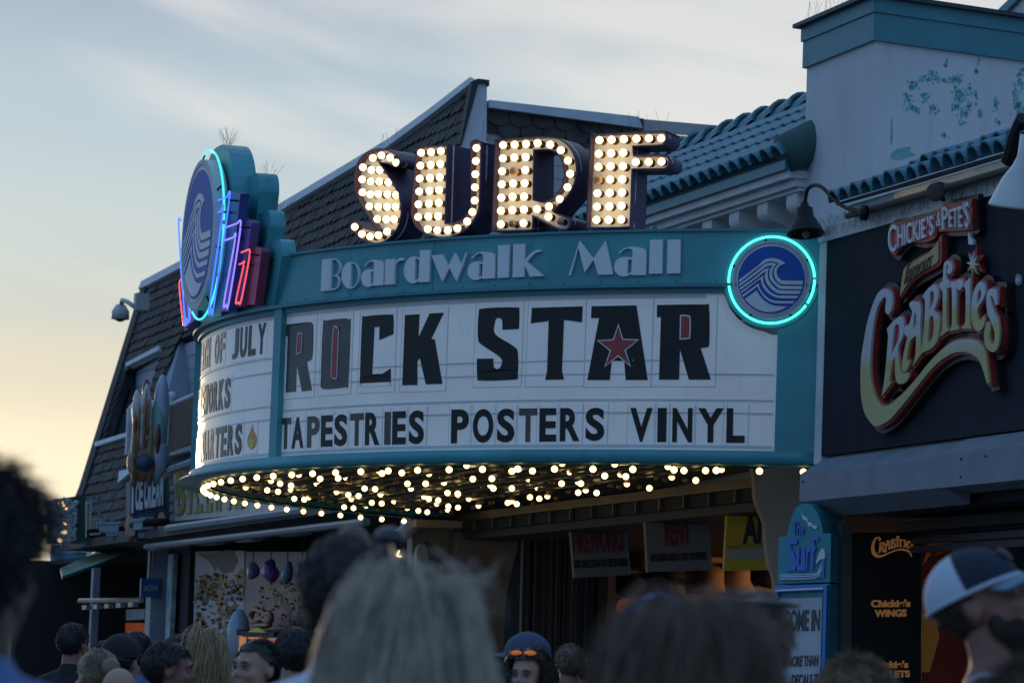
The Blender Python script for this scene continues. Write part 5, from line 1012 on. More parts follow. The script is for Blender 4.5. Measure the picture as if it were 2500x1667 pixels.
for _ in range(110): b1.append(('picture', rnd.choice((WAF, GOLD, BRN, PWH, GOLD, WAF)), blob(rnd.uniform(310, 755), rnd.uniform(480, 1010), rnd.uniform(4, 13), rnd.uniform(5, 16), 7, .35)))
poster('big poster of waffles, dipped apple and whipped cream', [(302, 258), (770, 250), (765, 1045), (280, 1035)], (CREAM, b1))
b2 = [('picture', PNK, blob(1010, 720, 95, 90, 14, .05)), ('picture', PNK, blob(1130, 910, 120, 90, 14, .05)), ('picture', BRN, [(1040, 640), (1120, 660), (1200, 760), (1230, 900), (1215, 980), (1190, 850), (1120, 780), (1080, 790)]), ('picture', GOLD, blob(1230, 610, 120, 80)), ('picture', GOLD, blob(960, 600, 60, 50)), ('picture', GRN, blob(1290, 720, 60, 90)), ('picture', BRN, blob(1330, 900, 50, 130)), ('picture', WAF, blob(1060, 570, 60, 40))]
for _ in range(16): b2.append(('picture', rnd.choice((WAF, GOLD, BRN, GRN)), blob(rnd.uniform(1080, 1350), rnd.uniform(540, 760), rnd.uniform(10, 26), rnd.uniform(10, 30), 8, .3)))
for _ in range(60): b2.append(('picture', rnd.choice((WAF, GOLD, BRN, GRN, PNK)), blob(rnd.uniform(930, 1350), rnd.uniform(540, 1000), rnd.uniform(4, 11), rnd.uniform(4, 13), 7, .35)))
poster('poster of pink ice cream and toppings behind the hanging bags', [(785, 258), (1365, 262), (1350, 1050), (768, 1050)], (mat('poster_mauve', (.11, .10, .125), .45), b2))
mb = MB(); mb.fbox(17.0, 23.0, 2.1, 2.2, -EYE, .62); mb.build('counter_wall', mat('counter_wall', (.10, .10, .09), .6), fs)
for i, (lb, x, y, w_, h_, c_) in enumerate((('pale blue and pink candy floss bag hanging at the left of the row', 850, 440, 62, 85, (.22, .17, .30)), ('purple candy floss bag with a blue shine, second in the row', 1020, 440, 85, 105, (.16, .07, .26)), ('blue candy floss bag hanging third in the row', 1180, 460, 52, 110, (.09, .17, .26)), ('pink candy floss bag hanging at the right of the row', 1320, 480, 50, 95, (.28, .08, .12)))):
    pb = PM(2.45); c0_ = pb.W(*pb.px(*Z('M', [(x, y)])[0])); k_ = c0_.y / FPX / 3.92; t = thing('candy_floss_bag', lb, 'bag', c0_, 'bags hanging at the food stand')
    mb = MB(); mb.ell(c0_, (w_ * k_, w_ * k_ * 1.3, h_ * k_), 24, 18)
    for v_ in mb.v:
        q_ = (v_ - c0_); n_ = noise.noise(q_ * 9 + Vector((i * 7, 0, 0))); v_ += q_ * n_ * .35; v_.x += (v_.z - c0_.z) * .12 * (-1 if i % 2 else 1)
    mb.build('bag', mat(f'floss_{i}', c_, .25, var=.4, scale=3), t, True)
    mb = MB(); mb.tube([c0_ + UP * h_ * k_ * .95, Vector((c0_.x, c0_.y, EYE + 1.72))], .006, 5); mb.build('string', IRON, t)
# pretzel sign and warmer cart
pz = PM(2.5); g = lambda x, y: pz.W(*pz.px(*Z('M', [(x, y)])[0]))
t = thing('pretzel_sign', 'large brown pretzel sign above the warmer', 'sign', g(935, 960))
mb = MB(); mb.tube([g(*p) for p in smooth_loop([(870, 960), (930, 900), (1000, 850), (1025, 870), (1020, 920), (970, 850), (940, 830), (935, 860), (935, 850), (900, 815), (855, 825), (835, 880), (860, 935), (900, 900), (960, 905), (1010, 955), (940, 965)], 4)], .036, 8, True); mb.build('pretzel', mat('pretzel_brown', (.19, .06, .018), .4, var=.3), t, True)
t = thing('pretzel_warmer', 'lit glass warmer cart with a dark roof and yellow arched sign', 'cart', g(930, 1200))
shape('roof', pz, [corner([(730, 1000), (820, 1020), (1095, 1030), (1095, 1080), (815, 1075), (730, 1050)])], -.3, .05, IRON, t, z='M')
shape('arched_sign', pz, [[(870, 1030, 1), (950, 985), (1040, 1035, 1)]], .05, .08, mat('sign_yellow', (.40, .32, .03), .5), t, z='M')
shape('lit_panel', pz, [corner([(738, 1060), (798, 1062), (780, 1190), (735, 1220)])], 0, .02, mat('amber_light', (.8, .3, .1), .5, emit=(1, .36, .12), es=.30), t, z='M')
shape('lit_panel', pz, [corner([(830, 1070), (942, 1075), (942, 1095), (830, 1092)])], .0, .03, mat('amber_light', (.8, .3, .1), .5, emit=(1, .36, .12), es=.30), t, z='M')
shape('glass_front', pz, [corner([(815, 1078), (1150, 1085), (1140, 1330), (815, 1330)])], -.1, -.02, mat('warmer_glass', (.12, .13, .14), .15), t, z='M')
shape('price_card', pz, [corner([(970, 1100), (1125, 1110), (1125, 1155), (970, 1150)])], 0, .02, mat('red_card', (.5, .06, .03), .5, emit=(.7, .08, .04), es=.25), t, z='M')
shape('yellow_card', pz, [corner([(1045, 1205), (1140, 1200), (1140, 1300), (1045, 1310)])], 0, .02, mat('card_yellow', (.30, .26, .05), .5), t, z='M')
t = thing('ball_balloon', 'blue and white balloon beside the warmer cart', 'balloon', g(715, 1040)); mb = MB(); mb.ell(g(715, 1040), (.13, .13, .28), 18, 12); mb.build('skin', mat('balloon_blue', (.30, .38, .50), .3), t, True)
# striped name sign above the canopy
bsn = thing('striped_name_sign', 'cream sign with tall olive letters above the food stand canopy', 'sign', F(21, 2.6, 2.0))
psn = PM(2.6); shape('board', psn, [corner([(424, 1158), (760, 1110), (760, 1238), (426, 1272)])], -.12, 0, mat('cream_board', (.46, .44, .40), .5, streak=.4, streak_col=(.3, .28, .25)), bsn)
OLV = mat('olive_letter_paint', (.24, .20, .03), .5); SAL = mat('salmon_letter_paint', (.40, .27, .25), .5)
for i, (ch, x0, x1) in enumerate(zip("BILLY'S", (430, 458, 476, 500, 524, 556, 572), (454, 470, 496, 520, 552, 566, 606))):
    yb = 1258 - (x0 - 430) * .11; yt = 1150 - (x0 - 430) * .12
    text('sign_lettering', ch, psn, [(x0 + 3, yt), (x1 + 3, yt - 3), (x1, yb - 2), (x0, yb)], 0, .02, OLV, bsn, bold=.03); 
    shape('letter_foot', psn, [corner([(x0 + 2, yb - 38), (x0 + 10, yb - 39), (x0 + 9, yb - 3), (x0 + 1, yb - 2)])], .02, .026, SAL, bsn)
for zz, pt in ((2.02, 2.95), (2.58, 2.7)):
    _g = PM(pt); a, b = [_g.W(*_g.px(*q)) for q in (Z('J', [(-110, 640), (1000, 490)]) if zz < 2.2 else Z('I', [(705, 1135), (1100, 1000)]))]; mb = MB()
    n_ = 150; mb.tube([a.lerp(b, i / n_) for i in range(n_ + 1)], [(.05 if i % 2 else .038) for i in range(n_ + 1)], 6); t = thing('light_rope', ('silver ribbed tube light along the top of the stand canopy' if zz < 2.2 else 'silver ribbed tube light above the olive lettered sign'), 'tube light', a); mb.build('tube', mat('ribbed_tube', (.24, .26, .28), .3), t)
# ------------------------------------------------------------------ ice cream blade sign
ic = thing('ice_cream_sign', 'upright navy sign reading ICE CREAM, topped by a sundae and a float', 'sign', at(340, 1340, 45))
pi_ = PS(22.6); INV = mat('sign_navy', (.03, .045, .10), .5); IGR = mat('sign_green_edge', (.02, .10, .05), .5)
shape('panel', pi_, [corner([(1295, -20), (1870, -60), (1905, 420), (1900, 860), (1400, 920), (1290, 640)])], -.25, 0, INV, ic, z='U')
shape('green_edge', pi_, [corner([(1830, -70), (1905, -75), (1940, 850), (1870, 880), (1890, 420)])], -.28, .02, IGR, ic, z='U')
for i, ch in enumerate('ICECREAM'):
    x0 = 1303 + i * 61 + (18 if i > 2 else 0); yb = 440 - i * 13
    text('sign_lettering', ch, pi_, [(x0 + 8, yb - 480 - i * 6), (x0 + 56 + 8, yb - 490 - i * 6), (x0 + 52, yb), (x0 - 4, yb + 8)] if ch != 'I' else [(x0 + 16, yb - 480), (x0 + 34, yb - 482), (x0 + 26, yb + 30), (x0 + 8, yb + 30)], 0, .05, LWHITE, ic, bold=.05, z='U')
shape('banner', pi_, [corner([(1385, 500), (1690, 460), (1690, 860), (1400, 900)])], 0, .04, INV, ic, z='U'); shape('banner_edge', pi_, [corner([(1400, 525), (1680, 480), (1680, 500), (1400, 545)])], .04, .05, IGR, ic, z='U')
mb = MB(); rnd = random.Random(8)
for y0, h_, x0, x1 in ((540, 55, 1420, 1650), (700, 38, 1480, 1640), (790, 80, 1410, 1650)):
    x = x0
    while x < x1:
        w_ = rnd.uniform(14, 24); prism_pq(mb, pi_, [[pi_.px(*p) for p in Z('U', [(x, y0 - (x - 1400) * .06), (x + w_, y0 - (x - 1400) * .06), (x + w_ - 3, y0 + h_ - (x - 1400) * .06), (x - 3, y0 + h_ - (x - 1400) * .06)])]], .04, .05); x += w_ + 8
mb.build('small_lettering', mat('pale_pink_letter', (.36, .32, .36), .5), ic)
for x, y, rx, ry in ((1300, 720, 62, 200), (1775, 650, 82, 210)):
    ring = [(x + rx * cos(2 * pi * k / 24), y - ry * sin(2 * pi * k / 24), 1) for k in range(24)]; shape('badge', pi_, [ring], -.1, .08, mat('badge_red', (.22, .02, .03), .5), ic, z='U')
    shape('badge_face', pi_, [[(x + (p[0] - x) * .86 - 6, y + (p[1] - y) * .92, 1) for p in ring]], .08, .09, mat('badge_peach', (.46, .33, .24), .5), ic, z='U')
    shape('badge_band', pi_, [corner([(x - rx * .7, y - 80), (x + rx * .6, y - 90), (x + rx * .6, y - 20), (x - rx * .7, y - 10)])], .09, .10, INV, ic, z='U'); shape('badge_band', pi_, [corner([(x - rx * .6, y + 120), (x + rx * .5, y + 110), (x + rx * .3, y + 180), (x - rx * .4, y + 185)])], .09, .10, INV, ic, z='U')
ICW = mat('sundae_cream', (.56, .53, .50), .4, var=.15); ICB = mat('cone_brown', (.24, .13, .075), .5, var=.5, scale=9); MINT = mat('mint_float', (.14, .30, .27), .4); ICR = mat('cherry_red', (.16, .02, .02), .3)
gi = lambda x, y: pi_.W(*pi_.px(*Z('I', [(x, y)])[0]), .06)
mb = MB()
for _ in range(70):
    x, y = rnd.uniform(508, 596), rnd.uniform(760, 1080)
    if y < 860 and not (545 < x < 590 or 505 < x < 530): continue
    mb.ell(gi(x, y), (rnd.uniform(.035, .06), .12, rnd.uniform(.08, .22)), 8, 6)
for x, y, r, h_ in ((572, 740, .05, .2), (515, 830, .05, .2)): mb.ell(gi(x, y), (r, .10, h_), 10, 8)
mb.build('sundae', ICW, ic, True)
mb = MB()
for x, y, r, h_ in ((509, 1040, .05, .45), (592, 1050, .07, .40), (550, 1095, .20, .24), (512, 900, .035, .2), (530, 960, .03, .5), (566, 920, .03, .6), (585, 860, .025, .3)): mb.ell(gi(x, y), (r, .18, h_), 14, 10)
mb.build('waffle_cup', ICB, ic, True)
mb = MB(); mb.ell(gi(560, 1100), (.16, .24, .15), 12, 8); mb.build('cup_badge', INV, ic, True)
mb = MB(); mb.ell(gi(570, 700), (.05, .06, .14), 10, 8); mb.ell(gi(640, 980), (.05, .2, .3), 10, 8); mb.build('cherry', ICR, ic, True)
mb = MB(); mb.ell(gi(637, 950), (.11, .14, .60), 16, 12); mb.build('float_glass', MINT, ic, True)
mb = MB(); mb.ell(gi(652, 810), (.10, .12, .45), 14, 10); mb.ell(gi(635, 1060), (.12, .16, .30), 14, 10); mb.build('float_foam', mat('foam_blue', (.30, .36, .48), .4), ic, True)
mb = MB()
for k in range(6): mb.ell(pi_.W(*pi_.px(*Z('U', [(1962, 110 + k * 155)])[0]), .02), .05, 10, 6)
mb.build('edge_bulbs', mat('dull_bulb', (.25, .25, .26), .15), ic, True)
# ------------------------------------------------------------------ things on the canopy, far left
lg = thing('light_net_sign', 'dark green drum sign covered in a net of little lights, half lit', 'sign', at(195, 1320, 49))
pq = PS(26.0); shape('drum', pq, [[(100, 250, 1), (400, 205, 1), (570, 195), (590, 400), (590, 900), (570, 930, 1), (110, 945, 1)]], -.7, 0, mat('drum_green', (.012, .05, .04), .5), lg, z='U')
rnd = random.Random(21); mA = MB(); mB = MB(); mC = MB()
for _ in range(190):
    x, y = rnd.uniform(95, 430), rnd.uniform(255, 930); p = pq.W(*pq.px(*Z('U', [(x, y)])[0]), .03)
    (mB if rnd.random() < .07 and x < 300 else mA).ell(p, rnd.uniform(.02, .045), 6, 4)
for x in range(100, 440, 45): mC.tube(px_path(pq, Z('U', [(x, 245), (x + 12, 500), (x - 8, 935)]), .02, 4), .02, 5)
mA.build('unlit_lights', mat('net_bulb', (.32, .36, .36), .2), lg); mB.build('lit_lights', mat('net_bulb_lit', (1, .7, .4), .3, emit=(1, .6, .25), es=1.4), lg); mC.build('net_wire', mat('net_wire', (.015, .03, .025), .6), lg)
gq = lambda x, y, s_=25.5: PS(s_).W(*PS(s_).px(*Z('U', [(x, y)])[0]))
for lb, x0, y0, w_, h_, arm in (('blue grey floodlight on a black arm on the stand canopy', 775, 630, 300, 145, 1), ('grey box floodlight on a black arm in front of the navy sign', 1318, 580, 140, 165, 1), ('low grey floodlight base behind the first floodlight', 880, 780, 330, 60, 0)):
    fp = PS(24.5 if x0 < 1000 else 22.0); g2 = lambda x, y: fp.W(*fp.px(*Z('U', [(x, y)])[0]), .1)
    t = thing('floodlight', lb, 'floodlight', g2(x0, y0 + h_), 'floodlights on the canopy')
    mb = MB(); k_ = fp.W(0, 0).y / FPX / 6.533
    a = g2(x0, y0 + h_); mb.box(a, Vector((w_ * k_, 0, .02)), Vector((-.02, .25, 0)), UP * h_ * k_); mb.box(a - Vector((.03, .02, -h_ * k_ * .8)), Vector((w_ * k_ + .06, 0, .02)), Vector((-.02, .3, 0)), UP * h_ * k_ * .25); mb.build('housing', mat('flood_blue_grey', (.26, .32, .40), .4), t)
    if arm:
        x1 = x0 + w_; mb = MB(); mb.tube([g2(x1 - 120 if x0 < 1000 else x1, y0 + 90 if x0 < 1000 else y0 + 50), g2(x1 + 200, y0 + 100 if x0 < 1000 else y0 + 45), g2(x1 + 420 if x0 > 1000 else x1 + 210, y0 + 110 if x0 < 1000 else y0 + 30)], .035 if x0 < 1000 else .05, 8); mb.build('arm', IRON, t, True)
t = thing('small_pale_sign', 'small pale framed sign with a lamp arm beside the drum of lights', 'sign', gq(700, 860))
s25 = PS(25.2); shape('side_panel', s25, [corner([(590, 280), (690, 290), (640, 860), (590, 860)]), corner([(612, 330), (662, 335), (630, 820), (606, 820)])], -.05, 0, mat('pale_cream_frame', (.34, .36, .33), .5), t, z='U')
for x in (655, 700, 745, 795): shape('letter_post', s25, [corner([(x, 560), (x + 22, 552), (x + 14, 720), (x - 6, 725)])], 0, .04, mat('pale_cream_frame', (.34, .36, .33), .5), t, z='U')
shape('dark_base', s25, [corner([(600, 730), (820, 720), (820, 850), (600, 860)])], -.1, .01, IRON, t, z='U'); shape('base_strip', s25, [corner([(640, 790), (815, 785), (815, 810), (640, 825)])], .01, .02, mat('pale_cream_frame', (.34, .36, .33), .5), t, z='U')
mb = MB(); mb.tube([s25.W(*s25.px(*Z('U', [p])[0])) for p in ((690, 275), (740, 300), (820, 510), (860, 520))], .022, 6); mb.build('lamp_arm', mat('arm_blue_grey', (.15, .2, .24), .5), t)
# green awning, ATM sign, pale building far behind
t = thing('green_awning', 'dark green sloping awning at the far end of the food stand', 'awning', F(27, 2.6, 1.2))
aw = [PM(3.6).W(*PM(3.6).px(*Z('L', [(385, 905)])[0])), PM(2.3).W(*PM(2.3).px(*Z('L', [(845, 742)])[0])), PM(2.3).W(*PM(2.3).px(*Z('L', [(600, 752)])[0])), PM(3.2).W(*PM(3.2).px(*Z('L', [(375, 855)])[0]))]
mb = MB(); mb.add(aw + [p - UP * .04 for p in aw], [(0, 1, 2, 3), (4, 5, 6, 7), (0, 1, 5, 4), (1, 2, 6, 5), (2, 3, 7, 6), (3, 0, 4, 7)]); mb.build('canvas', mat('awning_green', (.015, .19, .155), .7), t)
t = thing('atm_sign', 'small blue ATM sign hanging by the post of the food stand', 'sign', F(23.6, 2.9, .7))
pa = PS(24.0); shape('panel', pa, [[(877, 925), (885, 918), (985, 918), (993, 926), (990, 1030), (982, 1036), (880, 1034), (873, 1026)]], -.06, 0, mat('atm_blue', (.015, .08, .24), .35), t, z='L')
text('sign_lettering', 'ATM', pa, [(892, 960), (980, 960), (978, 997), (890, 997)], 0, .008, mat('atm_pale', (.22, .32, .45), .4), t, bold=.035, z='L')
mb = MB(); p = pa.W(*pa.px(*Z('L', [(935, 918)])[0]), -.03); mb.tube([p, p + UP * .9], .015, 5); mb.build('hanger', IRON, t)
t = thing('beach_building', 'pale blue building with a beige base glimpsed under the canopy at the far left', 'building', at(175, 1380, 80))
p8 = Flat(Vector((0, 80, EYE)), Vector((1, 0, 0)), UP, Vector((0, -1, 0)))
shape('wall', p8, [corner([(20, 970), (600, 950), (600, 1500), (20, 1500)])], -1, 0, mat('pale_blue_wall', (.22, .34, .46), .6), t, z='U')
shape('teal_band', p8, [corner([(150, 1110), (590, 1120), (580, 1230), (150, 1230)])], 0, .1, mat('teal_band', (.06, .22, .32), .6), t, z='U')
shape('beige_base', p8, [corner([(-900, 1250), (600, 1240), (600, 3400), (-900, 3400)])], 0, .12, mat('beige_base', (.36, .28, .20), .6), t, z='U')
shape('white_ledge', p8, [corner([(360, 1060), (712, 1075), (712, 1105), (370, 1090)])], 0, .3, WTRIM, t, z='U')
# ================================================================== people
def cap_(mb, a, b, ra, rb_, n=6, seg=14):
    a, b = Vector(a), Vector(b)
    for i in range(n + 1): t = i / n; mb.ell(a.lerp(b, t), ra + (rb_ - ra) * t, seg, 8)
def remesh(mb, vox, sm=3, name='body'):
    me = bpy.data.meshes.new(name); me.from_pydata([tuple(v) for v in mb.v], [], mb.f); o = bpy.data.objects.new(name, me); COL.objects.link(o)
    r = o.modifiers.new('r', 'REMESH'); r.mode = 'VOXEL'; r.voxel_size = vox; s = o.modifiers.new('s', 'SMOOTH'); s.iterations = sm; s.factor = .5
    dg = bpy.context.evaluated_depsgraph_get(); out = bpy.data.meshes.new_from_object(o.evaluated_get(dg)); bpy.data.objects.remove(o); bpy.data.meshes.remove(me)
    out.name = name; out.polygons.foreach_set('use_smooth', [True] * len(out.polygons)); return out
HC = Vector((0, 0, 1.635))                     # head centre of the 1.75 m figure; faces -Y
def head_blobs(mb, fem=0, fat=1.0):
    h = HC; e = lambda c, r, seg=18, rg=12: mb.ell(h + Vector(c), r, seg, rg)
    e((0, .014, .028), (.076, .096, .088), 24, 16); e((0, -.030, -.035), (.060 * fat, .068, .078)); e((0, -.058, -.090), (.032 * fat, .032, .026)); e((0, -.015, -.075), (.056 * fat, .06, .045))
    e((0, -.104, -.022), (.0125, .016, .014)); e((0, -.096, -.004), (.008, .013, .028)); e((0, -.080, .030), (.048, .020, .016))
    for s in (-1, 1):
        e((s * .036, -.068, -.028), (.024 * fat, .028, .024)); e((s * .012, -.096, -.026), (.008, .012, .008)); e((s * .080, .012, -.012), (.008, .018, .031), 12, 8); e((s * .083, .02, -.004), (.006, .016, .022), 12, 8)
        e((s * .034, -.082, .024), (.022, .012, .006))
    e((0, -.094, -.060), (.022, .010, .0065)); e((0, -.091, -.071), (.019, .011, .007))
    cap_(mb, h + Vector((0, .012, -.07)), h + Vector((0, .022, -.19)), .052 if fem else .060, .056 if fem else .070, 5)
def body_blobs(mb, fem=0, fat=1.0, d=0.0, legs=True, arms=True, torso=True):
    e = lambda c, r: mb.ell(c, r, 20, 12); W_ = (.165 if fem else .185) * fat
    if torso:
        e((0, .01, 1.36), (W_ * .80 + d, .105 * fat + d, .12)); e((0, .012, 1.22), (W_ * .86 + d, .112 * fat + d, .17)); e((0, .01, 1.06), (W_ * .80 * fat + d, .108 * fat + d, .14)); e((0, .012, .95), (W_ * .95 + d, .118 * fat + d, .12))
        for s in (-1, 1): cap_(mb, (s * .05, .02, 1.43), (s * (W_ + .002), .015, 1.385), .055 + d, .055 + d, 4); 
        if fem:
            for s in (-1, 1): e((s * .07, -.085, 1.25), (.062 + d, .055 + d, .062))
    if arms:
        for s in (-1, 1):
            cap_(mb, (s * (W_ + .012), .015, 1.375), (s * (W_ + .065), .03, 1.10), .048 + d, .040 + d, 7)
            if arms != 'upper':
                cap_(mb, (s * (W_ + .065), .03, 1.10), (s * (W_ + .07), -.03, .86), .038 + d, .027 + d, 7)
    if legs:
        for s in (-1, 1):
            cap_(mb, (s * .085, .01, .92), (s * .095, .0, .50), .088 * (fat ** .5) + d, .058 + d, 9); cap_(mb, (s * .095, .0, .50), (s * .10, .02, .08), .055 + d, .038 + d, 9)
def hands_feet(mb, W_):
    for s in (-1, 1):
        mb.ell((s * (W_ + .07), -.04, .80), (.020, .040, .052), 12, 8)
        for k, ln in enumerate((.070, .080, .076, .060)):
            y = -.072 + k * .021; cap_(mb, (s * (W_ + .07), y, .765), (s * (W_ + .062), y - .008, .765 - ln), .0105, .008, 5, 8)
        cap_(mb, (s * (W_ + .066), -.078, .81), (s * (W_ + .05), -.105, .765), .0115, .009, 4, 8)
        mb.ell((s * .10, -.05, .045), (.045, .125, .045), 12, 8)
PMESH = {}
def pm_(kind, fem, fat):
    k = (kind, fem, round(fat, 2))
    if k in PMESH: return PMESH[k]
    mb = MB(); W_ = (.165 if fem else .185) * fat
    if kind == 'body': head_blobs(mb, fem, 1 + (fat - 1) * .6); body_blobs(mb, fem, fat); hands_feet(mb, W_); me = remesh(mb, .0085, 3)
    elif kind == 'tee': body_blobs(mb, fem, fat, .014, False, 'upper'); mb.ell((0, .012, .92), (W_ * .95 + .014, .118 * fat + .014, .10), 20, 12); cap_(mb, (0, .02, 1.43), (0, .02, 1.475), .088, .076, 3); me = remesh(mb, .012, 2, 'shirt')
    elif kind == 'long': body_blobs(mb, fem, fat, .012, False, True); cap_(mb, (0, .02, 1.43), (0, .02, 1.475), .088, .076, 3); me = remesh(mb, .012, 2, 'shirt')
    elif kind == 'tank':
        body_blobs(mb, fem, fat, .010, False, False)
        me = remesh(mb, .012, 2, 'tank_top')
        bm = bmesh.new(); bm.from_mesh(me); bmesh.ops.delete(bm, geom=[v for v in bm.verts if (v.co.z > 1.40 and not (.055 < abs(v.co.x) < .11)) or (abs(v.co.x) > .135 and v.co.z > 1.26)], context='VERTS'); bm.to_mesh(me); bm.free()
    else: body_blobs(mb, fem, fat, .008, True, False, False); mb.ell((0, .012, .93), (W_ * .95 + .006, .118 * fat + .006, .11), 20, 12); me = remesh(mb, .012, 2, 'trousers')
    PMESH[k] = me; return me
def tubes_mesh(strands, r0, n=3):
    mb = MB()
    for st in strands:
        k = len(st); mb.tube(st, [r0 * (1 - .75 * (i / (k - 1)) ** 2) for i in range(k)], n, cap=False)
    return mb
def scalp(kind='short', th=.012, seed=1):
    """close hair shell: skull surface above the hairline, uneven"""
    bm = bmesh.new(); bmesh.ops.create_icosphere(bm, subdivisions=5, radius=1)
    for v in bm.verts:
        n = v.co.copy(); j = noise.noise(n * 5 + Vector((seed, 0, 0))) * .006 + noise.noise(n * 16 + Vector((seed, 3, 0))) * .004
        v.co = HC + Vector((0, .014, .028)) + Vector((n.x * (.076 + th + j), n.y * (.096 + th + j), n.z * (.088 + th + j)))
    def cut(v):
        p = v.co - HC
        front = .075 if kind != 'fringe' else .05
        if p.y < -.045 and p.z < front - max(0, -.06 - p.y) * .2: return True
        if p.y < .0 and p.z < .028 + (.0 - p.y) * .6: return True
        if abs(p.x) > .06 and p.y < .035 and p.z < .012: return True
        return p.z < (-.075 if p.y > .03 else -.05)
    bmesh.ops.delete(bm, geom=[v for v in bm.verts if cut(v)], context='VERTS'); me = bpy.data.meshes.new('hair'); bm.to_mesh(me); bm.free(); me.polygons.foreach_set('use_smooth', [True] * len(me.polygons)); return me
def hair_strands(rnd, n, length, spread=1.0, wave=.01, fly=.0, part=0.0, back_only=False, tied=None):
    out = []
    while len(out) < n:
        t = rnd.uniform(-pi, pi); zc = rnd.uniform(-.15, 1); d = Vector((cos(t) * sqrt(1 - zc * zc), sin(t) * sqrt(1 - zc * zc), zc))
        if d.y < -.35 and d.z < .62: continue
        if d.z < .1 and abs(d.x) > .75 and d.y < .25: continue
        if tied is not None and d.y < -.15 and d.z < .85: continue
        rad = Vector((.082, .103, .095)); c = HC + Vector((0, .014, .028)); p = c + Vector((d.x * rad.x, d.y * rad.y, d.z * rad.z)); st = [p]; L_ = length * rnd.uniform(.72, 1.08); seg = 13; step = L_ / seg
        side = 1 if p.x > part + (rnd.gauss(0, .05) if d.y > 0 else 0) else -1; ph = rnd.uniform(0, 6); ww = wave * rnd.uniform(.4, 1.5); lift = rnd.uniform(.000, .012) + (rnd.random() < fly) * rnd.uniform(.004, .042); v = Vector((side * .35, .25 if d.y > -.2 else -.1, -.1))
        for i in range(seg):
            g = Vector((side * (.25 if d.y < 0 else .12) * max(0, .5 - i / seg), .30 * max(0, .55 - i / seg), -.45 - .6 * i / seg)); v = (v * .55 + g).normalized()
            if tied is not None: v = (v + (tied - st[-1]).normalized() * .9).normalized()
            q = st[-1] + v * step; rel = q - c; k = sqrt((rel.x / (rad.x + lift)) ** 2 + (rel.y / (rad.y + lift)) ** 2 + (rel.z / (rad.z + lift)) ** 2)
            if k < 1: q = c + rel / k
            if q.z < HC.z - .10:
                rr = sqrt((q.x / .10) ** 2 + ((q.y - .03) / .085) ** 2)
                if rr < 1: q.x /= max(rr, .3); q.y = .03 + (q.y - .03) / max(rr, .3)
                if q.z < 1.47: q.y = max(q.y, .11) if q.y > .0 else min(q.y, -.10); 
            if tied is None and q.y < .01 and q.z < HC.z + .085:
                sx = 1 if q.x > 0 else -1; q.x = sx * max(abs(q.x), .074 + lift * .6); q.y = max(q.y, -.035)
            q = q + Vector((sin(ph + i * .9), cos(ph + i * .8), 0)) * ww * (i / seg); st.append(q)
        for _ in range(1):
            sm = [st[0]]
            for a, b in zip(st, st[1:]): sm += [a.lerp(b, .25), a.lerp(b, .75)]
            st = sm + [st[-1]]
        out.append(st)
    return out
def short_tufts(rnd, n, ln=.03, lift=.6, th=.012):
    out = []
    while len(out) < n:
        d = Vector((rnd.gauss(0, 1), rnd.gauss(0, 1), rnd.gauss(.4, 1))).normalized(); p = Vector((d.x * (.076 + th), d.y * (.096 + th), .0 + d.z * (.088 + th))) + Vector((0, .014, .028))
        if (p.y < -.045 and p.z < .07) or (p.y < .03 and p.z < .03) or p.z < -.06: continue
        tg = Vector((0, .45, -1)) - d * d.dot(Vector((0, .45, -1))); q = d * lift + tg.normalized() * .8 + Vector((rnd.uniform(-.5, .5), rnd.uniform(-.3, .5), rnd.uniform(-.4, .3))) * (.45 + lift * .6); q.normalize(); l = ln * rnd.uniform(.5, 1.4); a = HC + p
        out.append([a - d * .005, a + q * l * .5, a + (q + Vector((0, 0, -.25))).normalized() * l])
    return out
SKIN = mat('skin_fair', (.36, .20, .15), .55, var=.08, scale=12); SKIND = mat('skin_dark', (.055, .030, .022), .5, var=.1); SKINR = mat('skin_ruddy', (.24, .105, .08), .55, var=.1)
def hmat(name, c): return mat('hair_' + name, c, .45, var=.35, scale=14, spec=.4)
HB = hmat('black', (.010, .009, .010)); HDB = hmat('dark_brown', (.028, .018, .014)); HBL = hmat('blonde', (.34, .235, .13)); HSB = hmat('sandy', (.20, .145, .09)); HGB = hmat('greyed_blonde', (.44, .37, .29)); HBR = hmat('brown', (.12, .070, .048))
EYEW = mat('eye_white', (.26, .25, .245), .4, spec=.2); EYEI = mat('iris_dark', (.02, .015, .012), .2); LIP = mat('lip_rose', (.30, .10, .10), .45); BROW = mat('brow_dark', (.03, .02, .017), .7)
def add(name, me, m, root, mtx=None):
    o = bpy.data.objects.new(name, me); COL.objects.link(o); o.parent = root
    if not me.materials: me.materials.append(m)
    o.material_slots[0].link = 'OBJECT'; o.material_slots[0].material = m
    if mtx: o.matrix_local = mtx
    return o
def addmb(name, mb, m, root, smooth=True):
    me = bpy.data.meshes.new(name); me.from_pydata([tuple(v) for v in mb.v], [], mb.f); me.update(); me.polygons.foreach_set('use_smooth', [smooth] * len(me.polygons)); return add(name, me, m, root)
